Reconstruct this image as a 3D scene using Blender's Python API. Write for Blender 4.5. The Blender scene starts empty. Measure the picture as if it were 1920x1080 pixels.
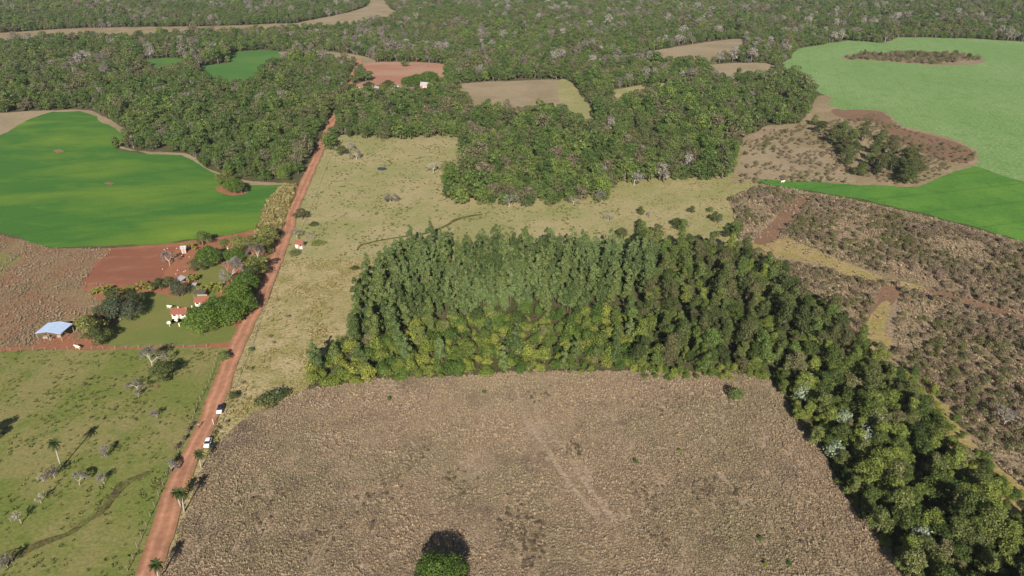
import bpy, bmesh, math, random
import numpy as np
from mathutils import Vector, Matrix, noise as mnoise
from mathutils.geometry import tessellate_polygon

# ------------------------------------------------------------------ camera, sky, sun, exposure
SC = bpy.context.scene
COL = SC.collection
FPX, CAM_H = 1281.0, 120.0                       # focal length in photo pixels, drone height in metres
PITCH = math.atan((540 + 140) / FPX)
cam_d = bpy.data.cameras.new('camera')
cam_d.sensor_width = 36.0
cam_d.lens = FPX / 1920 * 36
cam_d.clip_start, cam_d.clip_end = 1.0, 12000.0
cam = bpy.data.objects.new('camera', cam_d)
cam.location = (0, 0, CAM_H)
cam.rotation_euler = (math.pi / 2 - PITCH, 0, 0)
COL.objects.link(cam)
SC.camera = cam

SUN_EL, SUN_AZ = math.radians(29.5), math.radians(91)   # shadows run along this compass angle (from +X, anticlockwise)
world = bpy.data.worlds.new('World')
SC.world = world
world.use_nodes = True
wn = world.node_tree.nodes
sky = wn.new('ShaderNodeTexSky')
sky.sky_type = 'NISHITA'
sky.sun_disc = False
sky.sun_elevation = SUN_EL
to_sun = Vector((-math.cos(SUN_AZ) * math.cos(SUN_EL), -math.sin(SUN_AZ) * math.cos(SUN_EL), math.sin(SUN_EL)))
sky.sun_rotation = math.atan2(to_sun.x, to_sun.y)
sky.dust_density = 0.6
sky.air_density = 0.9
wn['Background'].inputs['Strength'].default_value = 0.05
world.node_tree.links.new(sky.outputs[0], wn['Background'].inputs['Color'])
sun_d = bpy.data.lights.new('sun', 'SUN')
sun_d.energy = 5.0
sun_d.angle = math.radians(0.53)
sun_d.color = (1.0, 0.93, 0.82)
sun = bpy.data.objects.new('sun', sun_d)
sun.rotation_euler = to_sun.to_track_quat('Z', 'Y').to_euler()
sun.location = (0, -50, 300)
COL.objects.link(sun)
vs = SC.view_settings
vs.view_transform, vs.look, vs.gamma, vs.use_curve_mapping = 'Standard', 'None', 1.0, False
vs.exposure = 0.6
SC.cycles.use_denoising = True
SC.cycles.max_bounces = 6
SC.cycles.diffuse_bounces = 3
SC.cycles.transmission_bounces = 4
SC.cycles.volume_bounces = 0
SC.cycles.transparent_max_bounces = 4

HAZE = 0.00005                                   # density of the air
rnd = random.Random(7)
RNG = np.random.default_rng(11)
R = math.radians


# ------------------------------------------------------------------ photo pixel -> point on the ground
def G(x, y, z=0.0):
    u, v = x - 960, y - 540
    t = (CAM_H - z) / (v * math.cos(PITCH) + FPX * math.sin(PITCH))
    return u * t, (FPX * math.cos(PITCH) - v * math.sin(PITCH)) * t


def PX(X, Y, Z=0.0):                              # world -> photo pixel (numpy friendly)
    dz = CAM_H - Z
    zc = Y * math.cos(PITCH) + dz * math.sin(PITCH)
    return 960 + FPX * X / zc, 540 + FPX * (dz * math.cos(PITCH) - Y * math.sin(PITCH)) / zc


def PPM(y):                                       # photo pixels per metre at a ground row
    return ((y - 540) * math.cos(PITCH) + FPX * math.sin(PITCH)) / CAM_H


# ------------------------------------------------------------------ object helpers
def tag(o, label=None, cat=None, group=None, kind=None):
    if label: o['label'] = label
    if cat: o['category'] = cat
    if group: o['group'] = group
    if kind: o['kind'] = kind
    return o


def link(name, data, parent=None, mat=None, loc=None, rot=None):
    o = bpy.data.objects.new(name, data)
    COL.objects.link(o)
    if parent is not None: o.parent = parent
    if mat is not None and data is not None and len(data.materials) == 0: data.materials.append(mat)
    if loc is not None: o.location = loc
    if rot is not None: o.rotation_euler = rot
    return o


def empty(name, loc, rz=0.0, sc=(1, 1, 1)):
    o = bpy.data.objects.new(name, None)
    o.empty_display_size = 0.5
    COL.objects.link(o)
    o.location = loc
    o.rotation_euler = (0, 0, rz)
    o.scale = sc
    return o


class MB:
    """collects verts / faces of ONE mesh"""
    def __init__(s):
        s.v, s.f, s.a = [], [], []

    def add(s, vs_, fs, val=0.5):
        b = len(s.v)
        s.v += [tuple(p) for p in vs_]
        s.f += [tuple(i + b for i in f) for f in fs]
        s.a += [val] * len(vs_)

    def box(s, x0, x1, y0, y1, z0, z1, val=0.5):
        s.add([(x0, y0, z0), (x1, y0, z0), (x1, y1, z0), (x0, y1, z0), (x0, y0, z1), (x1, y0, z1), (x1, y1, z1), (x0, y1, z1)],
              [(3, 2, 1, 0), (4, 5, 6, 7), (0, 1, 5, 4), (1, 2, 6, 5), (2, 3, 7, 6), (3, 0, 4, 7)], val)

    def tube(s, pts, rad, n=6, val=0.5, cap=True):
        pts = [Vector(p) for p in pts]
        rings = []
        for i, p in enumerate(pts):
            d = (pts[min(i + 1, len(pts) - 1)] - pts[max(i - 1, 0)])
            if d.length < 1e-6: d = Vector((0, 0, 1))
            d.normalize()
            a = d.cross(Vector((0.13, 0.92, 0.37)))
            if a.length < 1e-3: a = d.cross(Vector((1, 0, 0)))
            a.normalize()
            b = d.cross(a)
            rings.append([p + (a * math.cos(2 * math.pi * k / n) + b * math.sin(2 * math.pi * k / n)) * rad[i] for k in range(n)])
        vv = [q for r_ in rings for q in r_]
        ff = []
        for i in range(len(pts) - 1):
            for k in range(n):
                ff.append((i * n + k, i * n + (k + 1) % n, (i + 1) * n + (k + 1) % n, (i + 1) * n + k))
        if cap:
            ff.append(tuple(range(n - 1, -1, -1)))
            ff.append(tuple((len(pts) - 1) * n + k for k in range(n)))
        s.add(vv, ff, val)

    def mesh(s, name, mat=None, smooth=False):
        me = bpy.data.meshes.new(name)
        me.from_pydata(s.v, [], s.f)
        at = me.attributes.new('v', 'FLOAT', 'POINT')
        at.data.foreach_set('value', np.array(s.a, dtype=np.float32))
        if smooth:
            me.polygons.foreach_set('use_smooth', [True] * len(me.polygons))
        if mat: me.materials.append(mat)
        me.update()
        return me


# ------------------------------------------------------------------ materials
def new_mat(name):
    m = bpy.data.materials.new(name)
    m.use_nodes = True
    return m, m.node_tree.nodes, m.node_tree.links


def n_math(N, L, op, a, b):
    n = N.new('ShaderNodeMath'); n.operation = op
    for i, q in enumerate((a, b)):
        if hasattr(q, 'links') or hasattr(q, 'is_linked'): L.new(q, n.inputs[i])
        else: n.inputs[i].default_value = q
    return n.outputs[0]


def n_mix(N, L, fac, a, b, mode='MIX'):
    n = N.new('ShaderNodeMix'); n.data_type = 'RGBA'; n.blend_type = mode
    for s, q in ((n.inputs[0], fac), (n.inputs[6], a), (n.inputs[7], b)):
        if hasattr(q, 'is_linked'): L.new(q, s)
        elif isinstance(q, (int, float)): s.default_value = q
        else: s.default_value = (*q, 1)
    return n.outputs[2]


def n_ramp(N, L, fac, stops, interp='LINEAR'):
    n = N.new('ShaderNodeValToRGB'); n.color_ramp.interpolation = interp
    e = n.color_ramp.elements
    while len(e) < len(stops): e.new(0.5)
    for i, (p, c) in enumerate(stops):
        e[i].position = p
        e[i].color = (*c, 1) if not isinstance(c, (int, float)) else (c, c, c, 1)
    L.new(fac, n.inputs[0])
    return n.outputs[0]


def n_noise(N, L, vec, size, detail=3, rough=0.55, dist=0.0):
    n = N.new('ShaderNodeTexNoise')
    n.inputs['Scale'].default_value = 1.0 / size
    n.inputs['Detail'].default_value = detail
    n.inputs['Roughness'].default_value = rough
    n.inputs['Distortion'].default_value = dist
    L.new(vec, n.inputs['Vector'])
    return n.outputs['Fac']


def coords(N, L, stretch=(1, 1, 1), rz=0.0):
    tc = N.new('ShaderNodeTexCoord')
    mp = N.new('ShaderNodeMapping')
    mp.inputs['Scale'].default_value = stretch
    mp.inputs['Rotation'].default_value = (0, 0, rz)
    L.new(tc.outputs['Object'], mp.inputs['Vector'])
    return mp.outputs[0]


def ground_mat(name, c1, c2, c3, big=28, mid=6, fine=0.8, lo=0.42, hi=0.6, mid_lo=0.52, mid_hi=0.72, fine_amp=0.35,
               bump=0.25, stretch=(1, 1, 1), rz=0.0, rough=0.95, rows=None):
    """two base colours in large patches, a third in smaller ones, fine grain and relief"""
    m, N, L = new_mat(name)
    co = coords(N, L)
    cs = coords(N, L, stretch, rz)
    f1 = n_ramp(N, L, n_noise(N, L, cs, big, 4, 0.6, 0.4), [(lo, 0.0), (hi, 1.0)])
    f2 = n_ramp(N, L, n_noise(N, L, cs, mid, 4, 0.65, 0.3), [(mid_lo, 0.0), (mid_hi, 1.0)])
    col = n_mix(N, L, f1, c1, c2)
    col = n_mix(N, L, f2, col, c3)
    fn = n_noise(N, L, co, fine, 3, 0.7)
    val = n_ramp(N, L, fn, [(0.3, 1 - fine_amp), (0.7, 1 + fine_amp)])
    col = n_mix(N, L, 1.0, col, val, 'MULTIPLY')
    if rows:                                        # sowing rows and wider sprayer tracks
        for width, amp, sharp in rows[1]:
            cr = coords(N, L, (1, 1, 1), rows[0])
            wv = N.new('ShaderNodeTexWave')
            wv.inputs['Scale'].default_value = 6.2832 / (20 * width)
            wv.inputs['Distortion'].default_value = 0.6
            wv.inputs['Detail'].default_value = 2
            wv.inputs['Detail Scale'].default_value = .3
            L.new(cr, wv.inputs['Vector'])
            col = n_mix(N, L, 1.0, col, n_ramp(N, L, wv.outputs['Fac'], [(0.0 if not sharp else .93, 1.0), (1.0, 1 - amp)]), 'MULTIPLY')
    b = N['Principled BSDF']
    L.new(col, b.inputs['Base Color'])
    b.inputs['Roughness'].default_value = rough
    b.inputs['Specular IOR Level'].default_value = 0.1
    if bump:
        bp = N.new('ShaderNodeBump')
        bp.inputs['Strength'].default_value = 1.0
        bp.inputs['Distance'].default_value = bump
        L.new(n_noise(N, L, co, fine * 1.6, 4, 0.7), bp.inputs['Height'])
        L.new(bp.outputs[0], b.inputs['Normal'])
    return m


def plain(name, c, rough=0.8, metal=0.0, var=0.15, size=0.6, spec=0.3):
    m, N, L = new_mat(name)
    co = coords(N, L)
    f = n_ramp(N, L, n_noise(N, L, co, size, 4, 0.65), [(0.3, 1 - var), (0.7, 1 + var)])
    col = n_mix(N, L, 1.0, c, f, 'MULTIPLY')
    b = N['Principled BSDF']
    L.new(col, b.inputs['Base Color'])
    b.inputs['Roughness'].default_value = rough
    b.inputs['Metallic'].default_value = metal
    b.inputs['Specular IOR Level'].default_value = spec
    return m


def leaf_mat(name, stops, trans=0.25, var=0.3, patch=None, patch_size=60, rough=0.6, patch2=None, patch2_size=12):
    """colour per tree (random), per region (noise at the tree's place) and per leaf clump"""
    m, N, L = new_mat(name)
    oi = N.new('ShaderNodeObjectInfo')
    col = n_ramp(N, L, oi.outputs['Random'], stops)
    if patch:
        pn = n_noise(N, L, oi.outputs['Location'], patch_size, 3, 0.6)
        pf = n_ramp(N, L, pn, [(0.45, 0.0), (0.65, 0.75)])
        col = n_mix(N, L, pf, col, patch)
    if patch2:
        pn = n_noise(N, L, oi.outputs['Location'], patch2_size, 4, 0.65)
        pf = n_ramp(N, L, pn, [(0.54, 0.0), (0.70, 0.85)])
        col = n_mix(N, L, pf, col, patch2)
    at = N.new('ShaderNodeAttribute'); at.attribute_name = 'v'
    val = n_ramp(N, L, at.outputs['Fac'], [(0.0, 1 - var), (1.0, 1 + var)])
    col = n_mix(N, L, 1.0, col, val, 'MULTIPLY')
    b = N['Principled BSDF']
    L.new(col, b.inputs['Base Color'])
    b.inputs['Roughness'].default_value = rough
    b.inputs['Specular IOR Level'].default_value = 0.25
    tr = N.new('ShaderNodeBsdfTranslucent')
    L.new(n_mix(N, L, 1.0, col, (1.25, 1.2, 0.55), 'MULTIPLY'), tr.inputs['Color'])
    mx = N.new('ShaderNodeMixShader'); mx.inputs[0].default_value = trans
    L.new(b.outputs[0], mx.inputs[1]); L.new(tr.outputs[0], mx.inputs[2])
    L.new(mx.outputs[0], N['Material Output'].inputs['Surface'])
    return m


M = {}
M['litter'] = ground_mat('forest_floor', (.075, .075, .032), (.10, .085, .045), (.13, .12, .055), 40, 9, 1.2, bump=.4)
M['west_pasture'] = ground_mat('west_pasture', (.15, .17, .043), (.22, .195, .075), (.115, .155, .032), 22, 5, .9, bump=.18, fine_amp=.22)
M['mid_pasture'] = ground_mat('mid_pasture', (.265, .25, .105), (.345, .285, .15), (.20, .21, .075), 34, 5, .9, bump=.2, fine_amp=.25)
M['lawn'] = ground_mat('lawn', (.135, .165, .042), (.18, .175, .055), (.20, .12, .06), 14, 4, .6, mid_lo=.6, mid_hi=.8, bump=.05, fine_amp=.15)
M['red_soil'] = ground_mat('red_soil', (.30, .125, .068), (.26, .115, .065), (.34, .17, .10), 12, 3, .5, bump=.05, fine_amp=.15)
M['ploughed'] = ground_mat('ploughed_soil', (.25, .10, .06), (.225, .092, .055), (.27, .14, .09), 16, 5, .5, bump=.08, fine_amp=.12, stretch=(.4, 1, 1))
M['stubble'] = ground_mat('stubble', (.24, .165, .095), (.23, .125, .075), (.17, .135, .06), 18, 4, .9, bump=.3, fine_amp=.35)
M['crop_left'] = ground_mat('crop_green', (.055, .150, .026), (.19, .265, .032), (.10, .20, .028), 46, 13, 1.2, lo=.46, hi=.78, mid_lo=.5, mid_hi=.75, bump=.10, fine_amp=.10,
                            stretch=(.45, 1.3, 1), rz=R(-12), rows=(R(62), ((2.6, .05, False), (21, .08, True))))
M['crop_far'] = ground_mat('crop_far', (.065, .16, .035), (.09, .18, .04), (.07, .15, .035), 60, 20, 2, bump=.1, fine_amp=.08)
M['crop_pale'] = ground_mat('crop_pale', (.165, .27, .088), (.20, .295, .112), (.115, .225, .055), 80, 7, 1.6, lo=.4, hi=.65, mid_lo=.48, mid_hi=.8, bump=.5, fine_amp=.3, stretch=(1, .6, 1), rows=(R(20), ((3.2, .05, False), (24, .035, True))))
M['crop_right'] = ground_mat('crop_bright', (.075, .19, .03), (.11, .235, .035), (.06, .165, .026), 40, 8, 1.2, bump=.25, fine_amp=.14, rows=(R(75), ((2.6, .08, False), (21, .14, True))))
M['tan_field'] = ground_mat('tan_field', (.31, .24, .155), (.25, .195, .12), (.27, .225, .125), 40, 10, 2, bump=.2, fine_amp=.15)
M['scrub_soil'] = ground_mat('scrub_soil', (.30, .225, .14), (.24, .185, .105), (.19, .165, .075), 26, 7, 1.4, bump=.3, fine_amp=.3)
M['far_red'] = ground_mat('far_red_field', (.38, .22, .15), (.34, .165, .11), (.35, .235, .17), 50, 16, 2, bump=.1, fine_amp=.1, stretch=(.5, 1.5, 1))
M['dry_ground'] = ground_mat('dry_ground', (.33, .245, .17), (.29, .225, .14), (.23, .165, .125), 24, 4, .7, bump=.35, fine_amp=.4)
M['verge'] = ground_mat('verge_grass', (.29, .245, .105), (.39, .31, .17), (.18, .18, .055), 10, 3, .7, bump=.3, fine_amp=.35)
M['fallow'] = ground_mat('fallow_ground', (.27, .20, .13), (.22, .17, .10), (.18, .16, .075), 30, 6, 1.0, bump=.4, fine_amp=.4)
M['firebreak'] = ground_mat('firebreak_grass', (.33, .24, .115), (.27, .22, .075), (.36, .28, .15), 12, 3, .7, bump=.3, fine_amp=.3)
M['break_red'] = ground_mat('firebreak_soil', (.19, .115, .075), (.22, .13, .08), (.17, .115, .07), 10, 3, .7, bump=.25, fine_amp=.3)
M['gully'] = ground_mat('gully', (.075, .055, .032), (.13, .115, .042), (.11, .12, .034), 5, 1.6, .6, lo=.38, hi=.58, mid_lo=.46, mid_hi=.62, bump=.3, fine_amp=.4)


def road_mat():
    m, N, L = new_mat('dirt_road')
    uv = N.new('ShaderNodeUVMap')
    sp = N.new('ShaderNodeSeparateXYZ'); L.new(uv.outputs[0], sp.inputs[0])
    co = coords(N, L)
    wob = n_noise(N, L, co, 9, 3)
    u = n_math(N, L, 'ADD', sp.outputs[0], n_math(N, L, 'MULTIPLY', n_math(N, L, 'SUBTRACT', wob, 0.5), 0.16))
    tr = n_ramp(N, L, u, [(0.0, (.27, .145, .08)), (.14, (.37, .175, .10)), (.27, (.47, .245, .15)), (.42, (.37, .175, .105)), (.60, (.38, .18, .108)), (.72, (.46, .24, .145)), (.86, (.37, .18, .105)), (1.0, (.29, .165, .09))])
    f = n_ramp(N, L, n_noise(N, L, co, 1.4, 4, .7), [(0.3, .82), (.7, 1.15)])
    f2 = n_ramp(N, L, n_noise(N, L, co, 11, 4, .65), [(0.35, .78), (.65, 1.12)])
    col = n_mix(N, L, 1.0, n_mix(N, L, 1.0, tr, f, 'MULTIPLY'), f2, 'MULTIPLY')
    b = N['Principled BSDF']
    L.new(col, b.inputs['Base Color']); b.inputs['Roughness'].default_value = .95
    b.inputs['Specular IOR Level'].default_value = .1
    bp = N.new('ShaderNodeBump'); bp.inputs['Distance'].default_value = .06
    L.new(n_noise(N, L, co, .6, 4, .7), bp.inputs['Height']); L.new(bp.outputs[0], b.inputs['Normal'])
    return m


M['road'] = road_mat()
M['water'] = plain('muddy_water', (.03, .032, .038), .12, spec=.5)
M['bark'] = plain('bark', (.17, .135, .10), .9, size=.3, var=.3)
M['pale_bark'] = plain('pale_bark', (.36, .32, .27), .9, size=.3, var=.2)
M['twig'] = leaf_mat('bare_twigs', [(0, (.17, .145, .12)), (.5, (.22, .195, .17)), (1, (.28, .255, .235))], trans=.1, var=.2)
M['leaf_forest'] = leaf_mat('forest_leaves', [(0, (.055, .092, .022)), (.25, (.090, .145, .030)), (.45, (.125, .165, .045)), (.6, (.16, .215, .045)), (.75, (.085, .10, .038)), (.88, (.15, .135, .07)), (1, (.20, .165, .11))],
                            patch=(.085, .135, .034), patch_size=160, var=.4, patch2=(.14, .13, .06), patch2_size=75)
M['leaf_drygrey'] = leaf_mat('dry_grey_canopy', [(0, (.15, .13, .10)), (.6, (.20, .175, .145)), (1, (.30, .275, .245))], trans=.1, var=.35)
M['leaf_belt'] = leaf_mat('belt_leaves', [(0, (.045, .070, .016)), (.2, (.080, .110, .023)), (.45, (.13, .165, .034)), (.6, (.185, .22, .044)), (.75, (.105, .12, .038)), (.9, (.15, .175, .048)), (1, (.17, .155, .075))], var=.5, trans=.2)
M['leaf_dark'] = leaf_mat('dark_leaves', [(0, (.050, .068, .020)), (.35, (.085, .105, .030)), (.6, (.11, .10, .045)), (.8, (.095, .145, .032)), (1, (.13, .165, .045))], var=.45, trans=.18)
M['leaf_euc'] = leaf_mat('eucalyptus_leaves', [(0, (.045, .075, .020)), (.4, (.085, .120, .034)), (.8, (.125, .165, .05)), (1, (.12, .145, .035))], patch=(.14, .195, .07), patch_size=45, var=.45, trans=.18)
M['leaf_under'] = leaf_mat('undergrowth_leaves', [(0, (.065, .115, .022)), (.3, (.11, .165, .028)), (.55, (.19, .225, .042)), (.75, (.255, .27, .055)), (1, (.09, .14, .03))], var=.4)
M['leaf_mango'] = leaf_mat('dense_tree_leaves', [(0, (.070, .125, .018)), (1, (.105, .165, .024))], trans=.2, var=.5)
M['leaf_scrub'] = leaf_mat('scrub_leaves', [(0, (.095, .105, .036)), (.3, (.145, .15, .055)), (.55, (.19, .15, .09)), (.8, (.23, .165, .12)), (1, (.12, .15, .036))], patch=(.25, .185, .14), patch_size=50)
M['leaf_olive'] = leaf_mat('olive_leaves', [(0, (.14, .16, .04)), (1, (.21, .21, .065))], var=.4)
M['leaf_grey'] = leaf_mat('grey_green_leaves', [(0, (.075, .095, .05)), (1, (.11, .12, .075))])
M['leaf_brush'] = leaf_mat('brown_brush', [(0, (.12, .085, .055)), (.6, (.17, .12, .085)), (1, (.13, .125, .05))], trans=.1)
M['leaf_pale'] = leaf_mat('pale_silvery_leaves', [(0, (.24, .30, .19)), (1, (.32, .36, .27))])
M['leaf_palm'] = leaf_mat('palm_leaves', [(0, (.040, .068, .016)), (1, (.06, .085, .022))])
M['leaf_banana'] = leaf_mat('banana_leaves', [(0, (.16, .20, .03)), (.6, (.24, .25, .05)), (1, (.36, .28, .06))], trans=.35)
M['grass_dry'] = leaf_mat('dry_grass', [(0, (.285, .208, .143)), (.5, (.355, .265, .182)), (1, (.41, .318, .205))], trans=.15, patch=(.28, .245, .14), patch_size=34, var=.24, patch2=(.22, .15, .12), patch2_size=17, rough=.9)
M['grass_tan'] = leaf_mat('tan_grass', [(0, (.24, .20, .075)), (.5, (.35, .275, .13)), (1, (.20, .19, .06))], trans=.15, var=.25, rough=.9)
M['grass_green'] = leaf_mat('green_grass', [(0, (.085, .115, .026)), (.6, (.13, .14, .038)), (1, (.20, .18, .065))], trans=.2, var=.25, rough=.9)
M['wood'] = plain('weathered_wood', (.30, .25, .19), .9, size=.2, var=.25)
M['white'] = plain('white_paint', (.68, .65, .60), .7, var=.06)
M['cream'] = plain('cream_paint', (.78, .68, .52), .75, var=.08)
M['pink'] = plain('pink_paint', (.62, .43, .37), .8, var=.1)
M['tile_red'] = plain('red_roof_tiles', (.27, .095, .065), .85, size=.35, var=.25)
M['metal_blue'] = plain('pale_blue_sheet_metal', (.52, .64, .82), .45, .3, var=.05, size=2)
M['metal_grey'] = plain('grey_sheet_metal', (.50, .46, .48), .55, .3, var=.15, size=1)
M['roof_dark'] = plain('dark_roofing', (.085, .075, .06), .95, size=.3, var=.3)  # dark mottled roof colour
M['tarp'] = plain('blue_tarp', (.02, .07, .36), .5, var=.12)
M['glass'] = plain('dark_glass', (.015, .018, .022), .12, spec=.6)
M['paint_navy'] = plain('navy_car_paint', (.012, .022, .075), .25, .2, var=.03, spec=.6)
M['paint_white_glare'] = plain('white_car_paint_and_glare', (.80, .80, .80), .3, var=.03, spec=.5)  # white car's own paint; also the sun glare painted on the navy bonnet
M['tyre'] = plain('tyre_rubber', (.02, .02, .02), .9)
M['rim'] = plain('wheel_rim', (.4, .4, .4), .35, .7)
M['lamp_glass'] = plain('lamp_glass', (.7, .7, .72), .2)
M['hide_white'] = plain('white_hide', (.78, .70, .58), .85, var=.1)
M['hide_dark'] = plain('dark_hide', (.05, .03, .022), .85, var=.2)
M['cloth'] = plain('clothes', (.33, .20, .20), .9)
M['skin'] = plain('skin', (.33, .18, .11), .6)
M['hair'] = plain('dark_hair', (.015, .012, .01), .7)
M['trousers'] = plain('dark_trousers', (.03, .03, .045), .9)
M['stone'] = plain('pinkish_paving', (.47, .30, .22), .9, var=.15)


# ------------------------------------------------------------------ ground: sheets
def catmull(P, step_fn):
    out = []
    n = len(P)
    for i in range(n):
        p0, p1, p2, p3 = P[i - 1], P[i], P[(i + 1) % n], P[(i + 2) % n]
        d = math.dist(p1, p2)
        k = max(1, min(60, int(d / step_fn(p1))))
        for j in range(k):
            t = j / k
            out.append(tuple(0.5 * (2 * p1[a] + (-p0[a] + p2[a]) * t + (2 * p0[a] - 5 * p1[a] + 4 * p2[a] - p3[a]) * t * t
                                    + (-p0[a] + 3 * p1[a] - 3 * p2[a] + p3[a]) * t ** 3) for a in (0, 1)))
    return out


POLYS = {}


def world_poly(px, jit=0.6, smooth=True):
    P = [G(*q) for q in px]
    step = lambda p: max(0.8, math.hypot(*p) / 160)
    if smooth:
        P = catmull(P, step)
    else:
        Q = []
        for i in range(len(P)):
            a, b = P[i], P[(i + 1) % len(P)]
            k = max(1, min(120, int(math.dist(a, b) / step(a))))
            Q += [(a[0] + (b[0] - a[0]) * j / k, a[1] + (b[1] - a[1]) * j / k) for j in range(k)]
        P = Q
    out = []
    for (x, y) in P:
        s = jit * (1 + math.hypot(x, y) / 500)
        nx = mnoise.noise(Vector((x / (6 * s + 1), y / (6 * s + 1), 3.1))) + .6 * mnoise.noise(Vector((x / (1.6 * s + .4), y / (1.6 * s + .4), 9.7)))
        ny = mnoise.noise(Vector((x / (6 * s + 1), y / (6 * s + 1), 13.1))) + .6 * mnoise.noise(Vector((x / (1.6 * s + .4), y / (1.6 * s + .4), 19.7)))
        out.append((x + nx * s, y + ny * s))
    return out


LAYER = [0]


def sheet(name, px, mat, label, cat, jit=0.6, smooth=True, key=None, kind='structure', z=None):
    P = world_poly(px, jit, smooth)
    LAYER[0] += 1
    z = 0.005 * LAYER[0] if z is None else z
    vs_ = [Vector((x, y, z)) for x, y in P]
    tris = tessellate_polygon([vs_])
    me = bpy.data.meshes.new(name)
    fs = []
    for t in tris:
        a, b, c = (vs_[i] for i in t)
        fs.append(tuple(t) if (b - a).cross(c - a).z > 0 else tuple(reversed(t)))
    me.from_pydata([tuple(v) for v in vs_], [], fs)
    me.materials.append(M[mat])
    o = link(name, me)
    tag(o, label, cat, kind=kind)
    if key: POLYS[key] = np.array(P)
    return o


gm = bpy.data.meshes.new('ground')
gm.from_pydata([(-3500, -1500, 0), (3500, -1500, 0), (3500, 4500, 0), (-3500, 4500, 0)], [], [(0, 1, 2, 3)])
tag(link('ground', gm, mat=M['litter']), 'dark leaf litter and soil under the woods', 'ground', kind='structure')

sheet('pasture', [(-330, 1200), (-380, 660), (-120, 656), (0, 656), (200, 653), (440, 650), (416, 715), (391, 780), (359, 853), (325, 930), (275, 1080), (225, 1200)], 'west_pasture',
      'green grazed pasture with scattered bare trees west of the red road', 'pasture', .5, False, 'west_pasture')
sheet('pasture', [(514, 492), (530, 455), (550, 395), (590, 305), (612, 255), (700, 250), (880, 250), (900, 330), (870, 345), (870, 370), (900, 372), (1000, 365), (1150, 350), (1170, 440), (1165, 500), (740, 500)],
      'mid_pasture', 'pale olive cattle pasture with a small pond behind the plantation', 'pasture', .6, False, 'mid_pasture')
sheet('pasture', [(1140, 370), (1160, 335), (1250, 325), (1385, 325), (1420, 350), (1375, 370), (1400, 470), (1300, 480), (1165, 500), (1170, 440)], 'mid_pasture',
      'rough tan grass clearing beside the fallow scrub land', 'pasture', .8, True, 'clearing')
sheet('pasture', [(530, 488), (740, 486), (700, 560), (655, 650), (560, 742), (490, 780), (430, 832), (395, 915), (320, 1100), (270, 1220), (215, 1200), (275, 1080), (328, 920), (416, 720), (460, 615), (500, 535), (518, 490)], 'verge',
      'rough yellowish grass strip between the red road and the plantation', 'pasture', .6, False, 'roadside')
sheet('dry_field', [(470, 775), (540, 748), (600, 728), (700, 712), (860, 706), (1000, 696), (1200, 696), (1440, 702), (1484, 765), (1524, 822), (1590, 925), (1660, 1025), (1695, 1085), (1775, 1250), (210, 1250), (320, 1040), (365, 920), (398, 838), (425, 815)], 'dry_ground',
      'large fallow field of brown dry grass in front of the plantation', 'field', .7, False, 'dry_field')
sheet('stubble_field', [(-420, 440), (-100, 440), (0, 440), (100, 465), (215, 466), (150, 530), (230, 535), (230, 600), (170, 645), (80, 648), (0, 654), (-380, 658)], 'stubble',
      'brown stubble field with dry grass beyond the open shed', 'field', .6, False, 'stubble')
sheet('grass_patch', [(-200, 468), (0, 474), (42, 480), (0, 520), (-200, 540)], 'west_pasture', 'small olive grass plot in the brown stubble field', 'grass plot', .4, False)
sheet('farm_yard', [(200, 466), (300, 458), (400, 447), (490, 428), (540, 345), (560, 350), (545, 395), (532, 440), (512, 500), (480, 580), (445, 650), (210, 656), (90, 656), (70, 650), (150, 640), (215, 580), (150, 540), (160, 520)], 'red_soil',
      'bare red soil yard of the homestead', 'yard', .5, False, 'yard')
sheet('ploughed_field', [(150, 530), (208, 468), (330, 463), (322, 490), (305, 520), (270, 538), (215, 532)], 'ploughed', 'ploughed red soil plot beside the homestead trees', 'field', .4, False)
sheet('lawn', [(205, 648), (205, 600), (240, 560), (275, 548), (330, 556), (352, 545), (360, 530), (400, 520), (415, 545), (400, 560), (385, 600), (440, 612), (425, 640)], 'lawn', 'mown green lawn in front of the red roofed houses', 'lawn', .5, True, 'lawn')
sheet('lawn', [(370, 500), (400, 495), (430, 510), (425, 530), (390, 532), (372, 520)], 'lawn', 'small green lawn beneath the big bare grey tree', 'lawn', .5, True)
sheet('dirt_track', [(-300, 664), (-100, 656), (60, 651), (75, 640), (85, 632), (135, 630), (142, 640), (120, 650), (60, 657), (-100, 663), (-300, 673)], 'red_soil', 'red dirt track leading to the open shed', 'track', .3, False)
sheet('cane_strip', [(500, 378), (535, 345), (556, 348), (545, 385), (525, 440), (498, 455), (475, 450), (488, 415)], 'firebreak', 'strip of tall tan cane between green crop and red road', 'cane strip', .5, False, 'cane')
sheet('tan_field', [(-420, 235), (0, 212), (92, 207), (150, 206), (182, 211), (212, 228), (252, 258), (222, 276), (272, 284), (350, 288), (390, 316), (460, 338), (540, 344), (540, 356), (480, 352), (380, 330), (300, 296), (100, 240), (0, 258), (-420, 460)], 'tan_field',
      'harvested pale tan field margin around the bright green crop', 'field', .8, True, 'tan_margin')
sheet('crop_field', [(-420, 420), (0, 254), (70, 218), (100, 210), (150, 209), (178, 218), (180, 226), (205, 234), (246, 262), (215, 272), (218, 280), (270, 289), (345, 290), (378, 314), (420, 332), (470, 348), (532, 346), (515, 378), (487, 428), (400, 444), (300, 458), (100, 464), (50, 452), (0, 433), (-420, 470)],
      'crop_left', 'bright green crop field left of the red road', 'field', 1.3, False, 'crop_left')
sheet('soil_island', [(402, 352), (420, 350), (462, 355), (462, 363), (438, 367), (414, 361)], 'red_soil', 'soil patch around the lone tree clump in the green crop', 'soil patch', .5)
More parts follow.
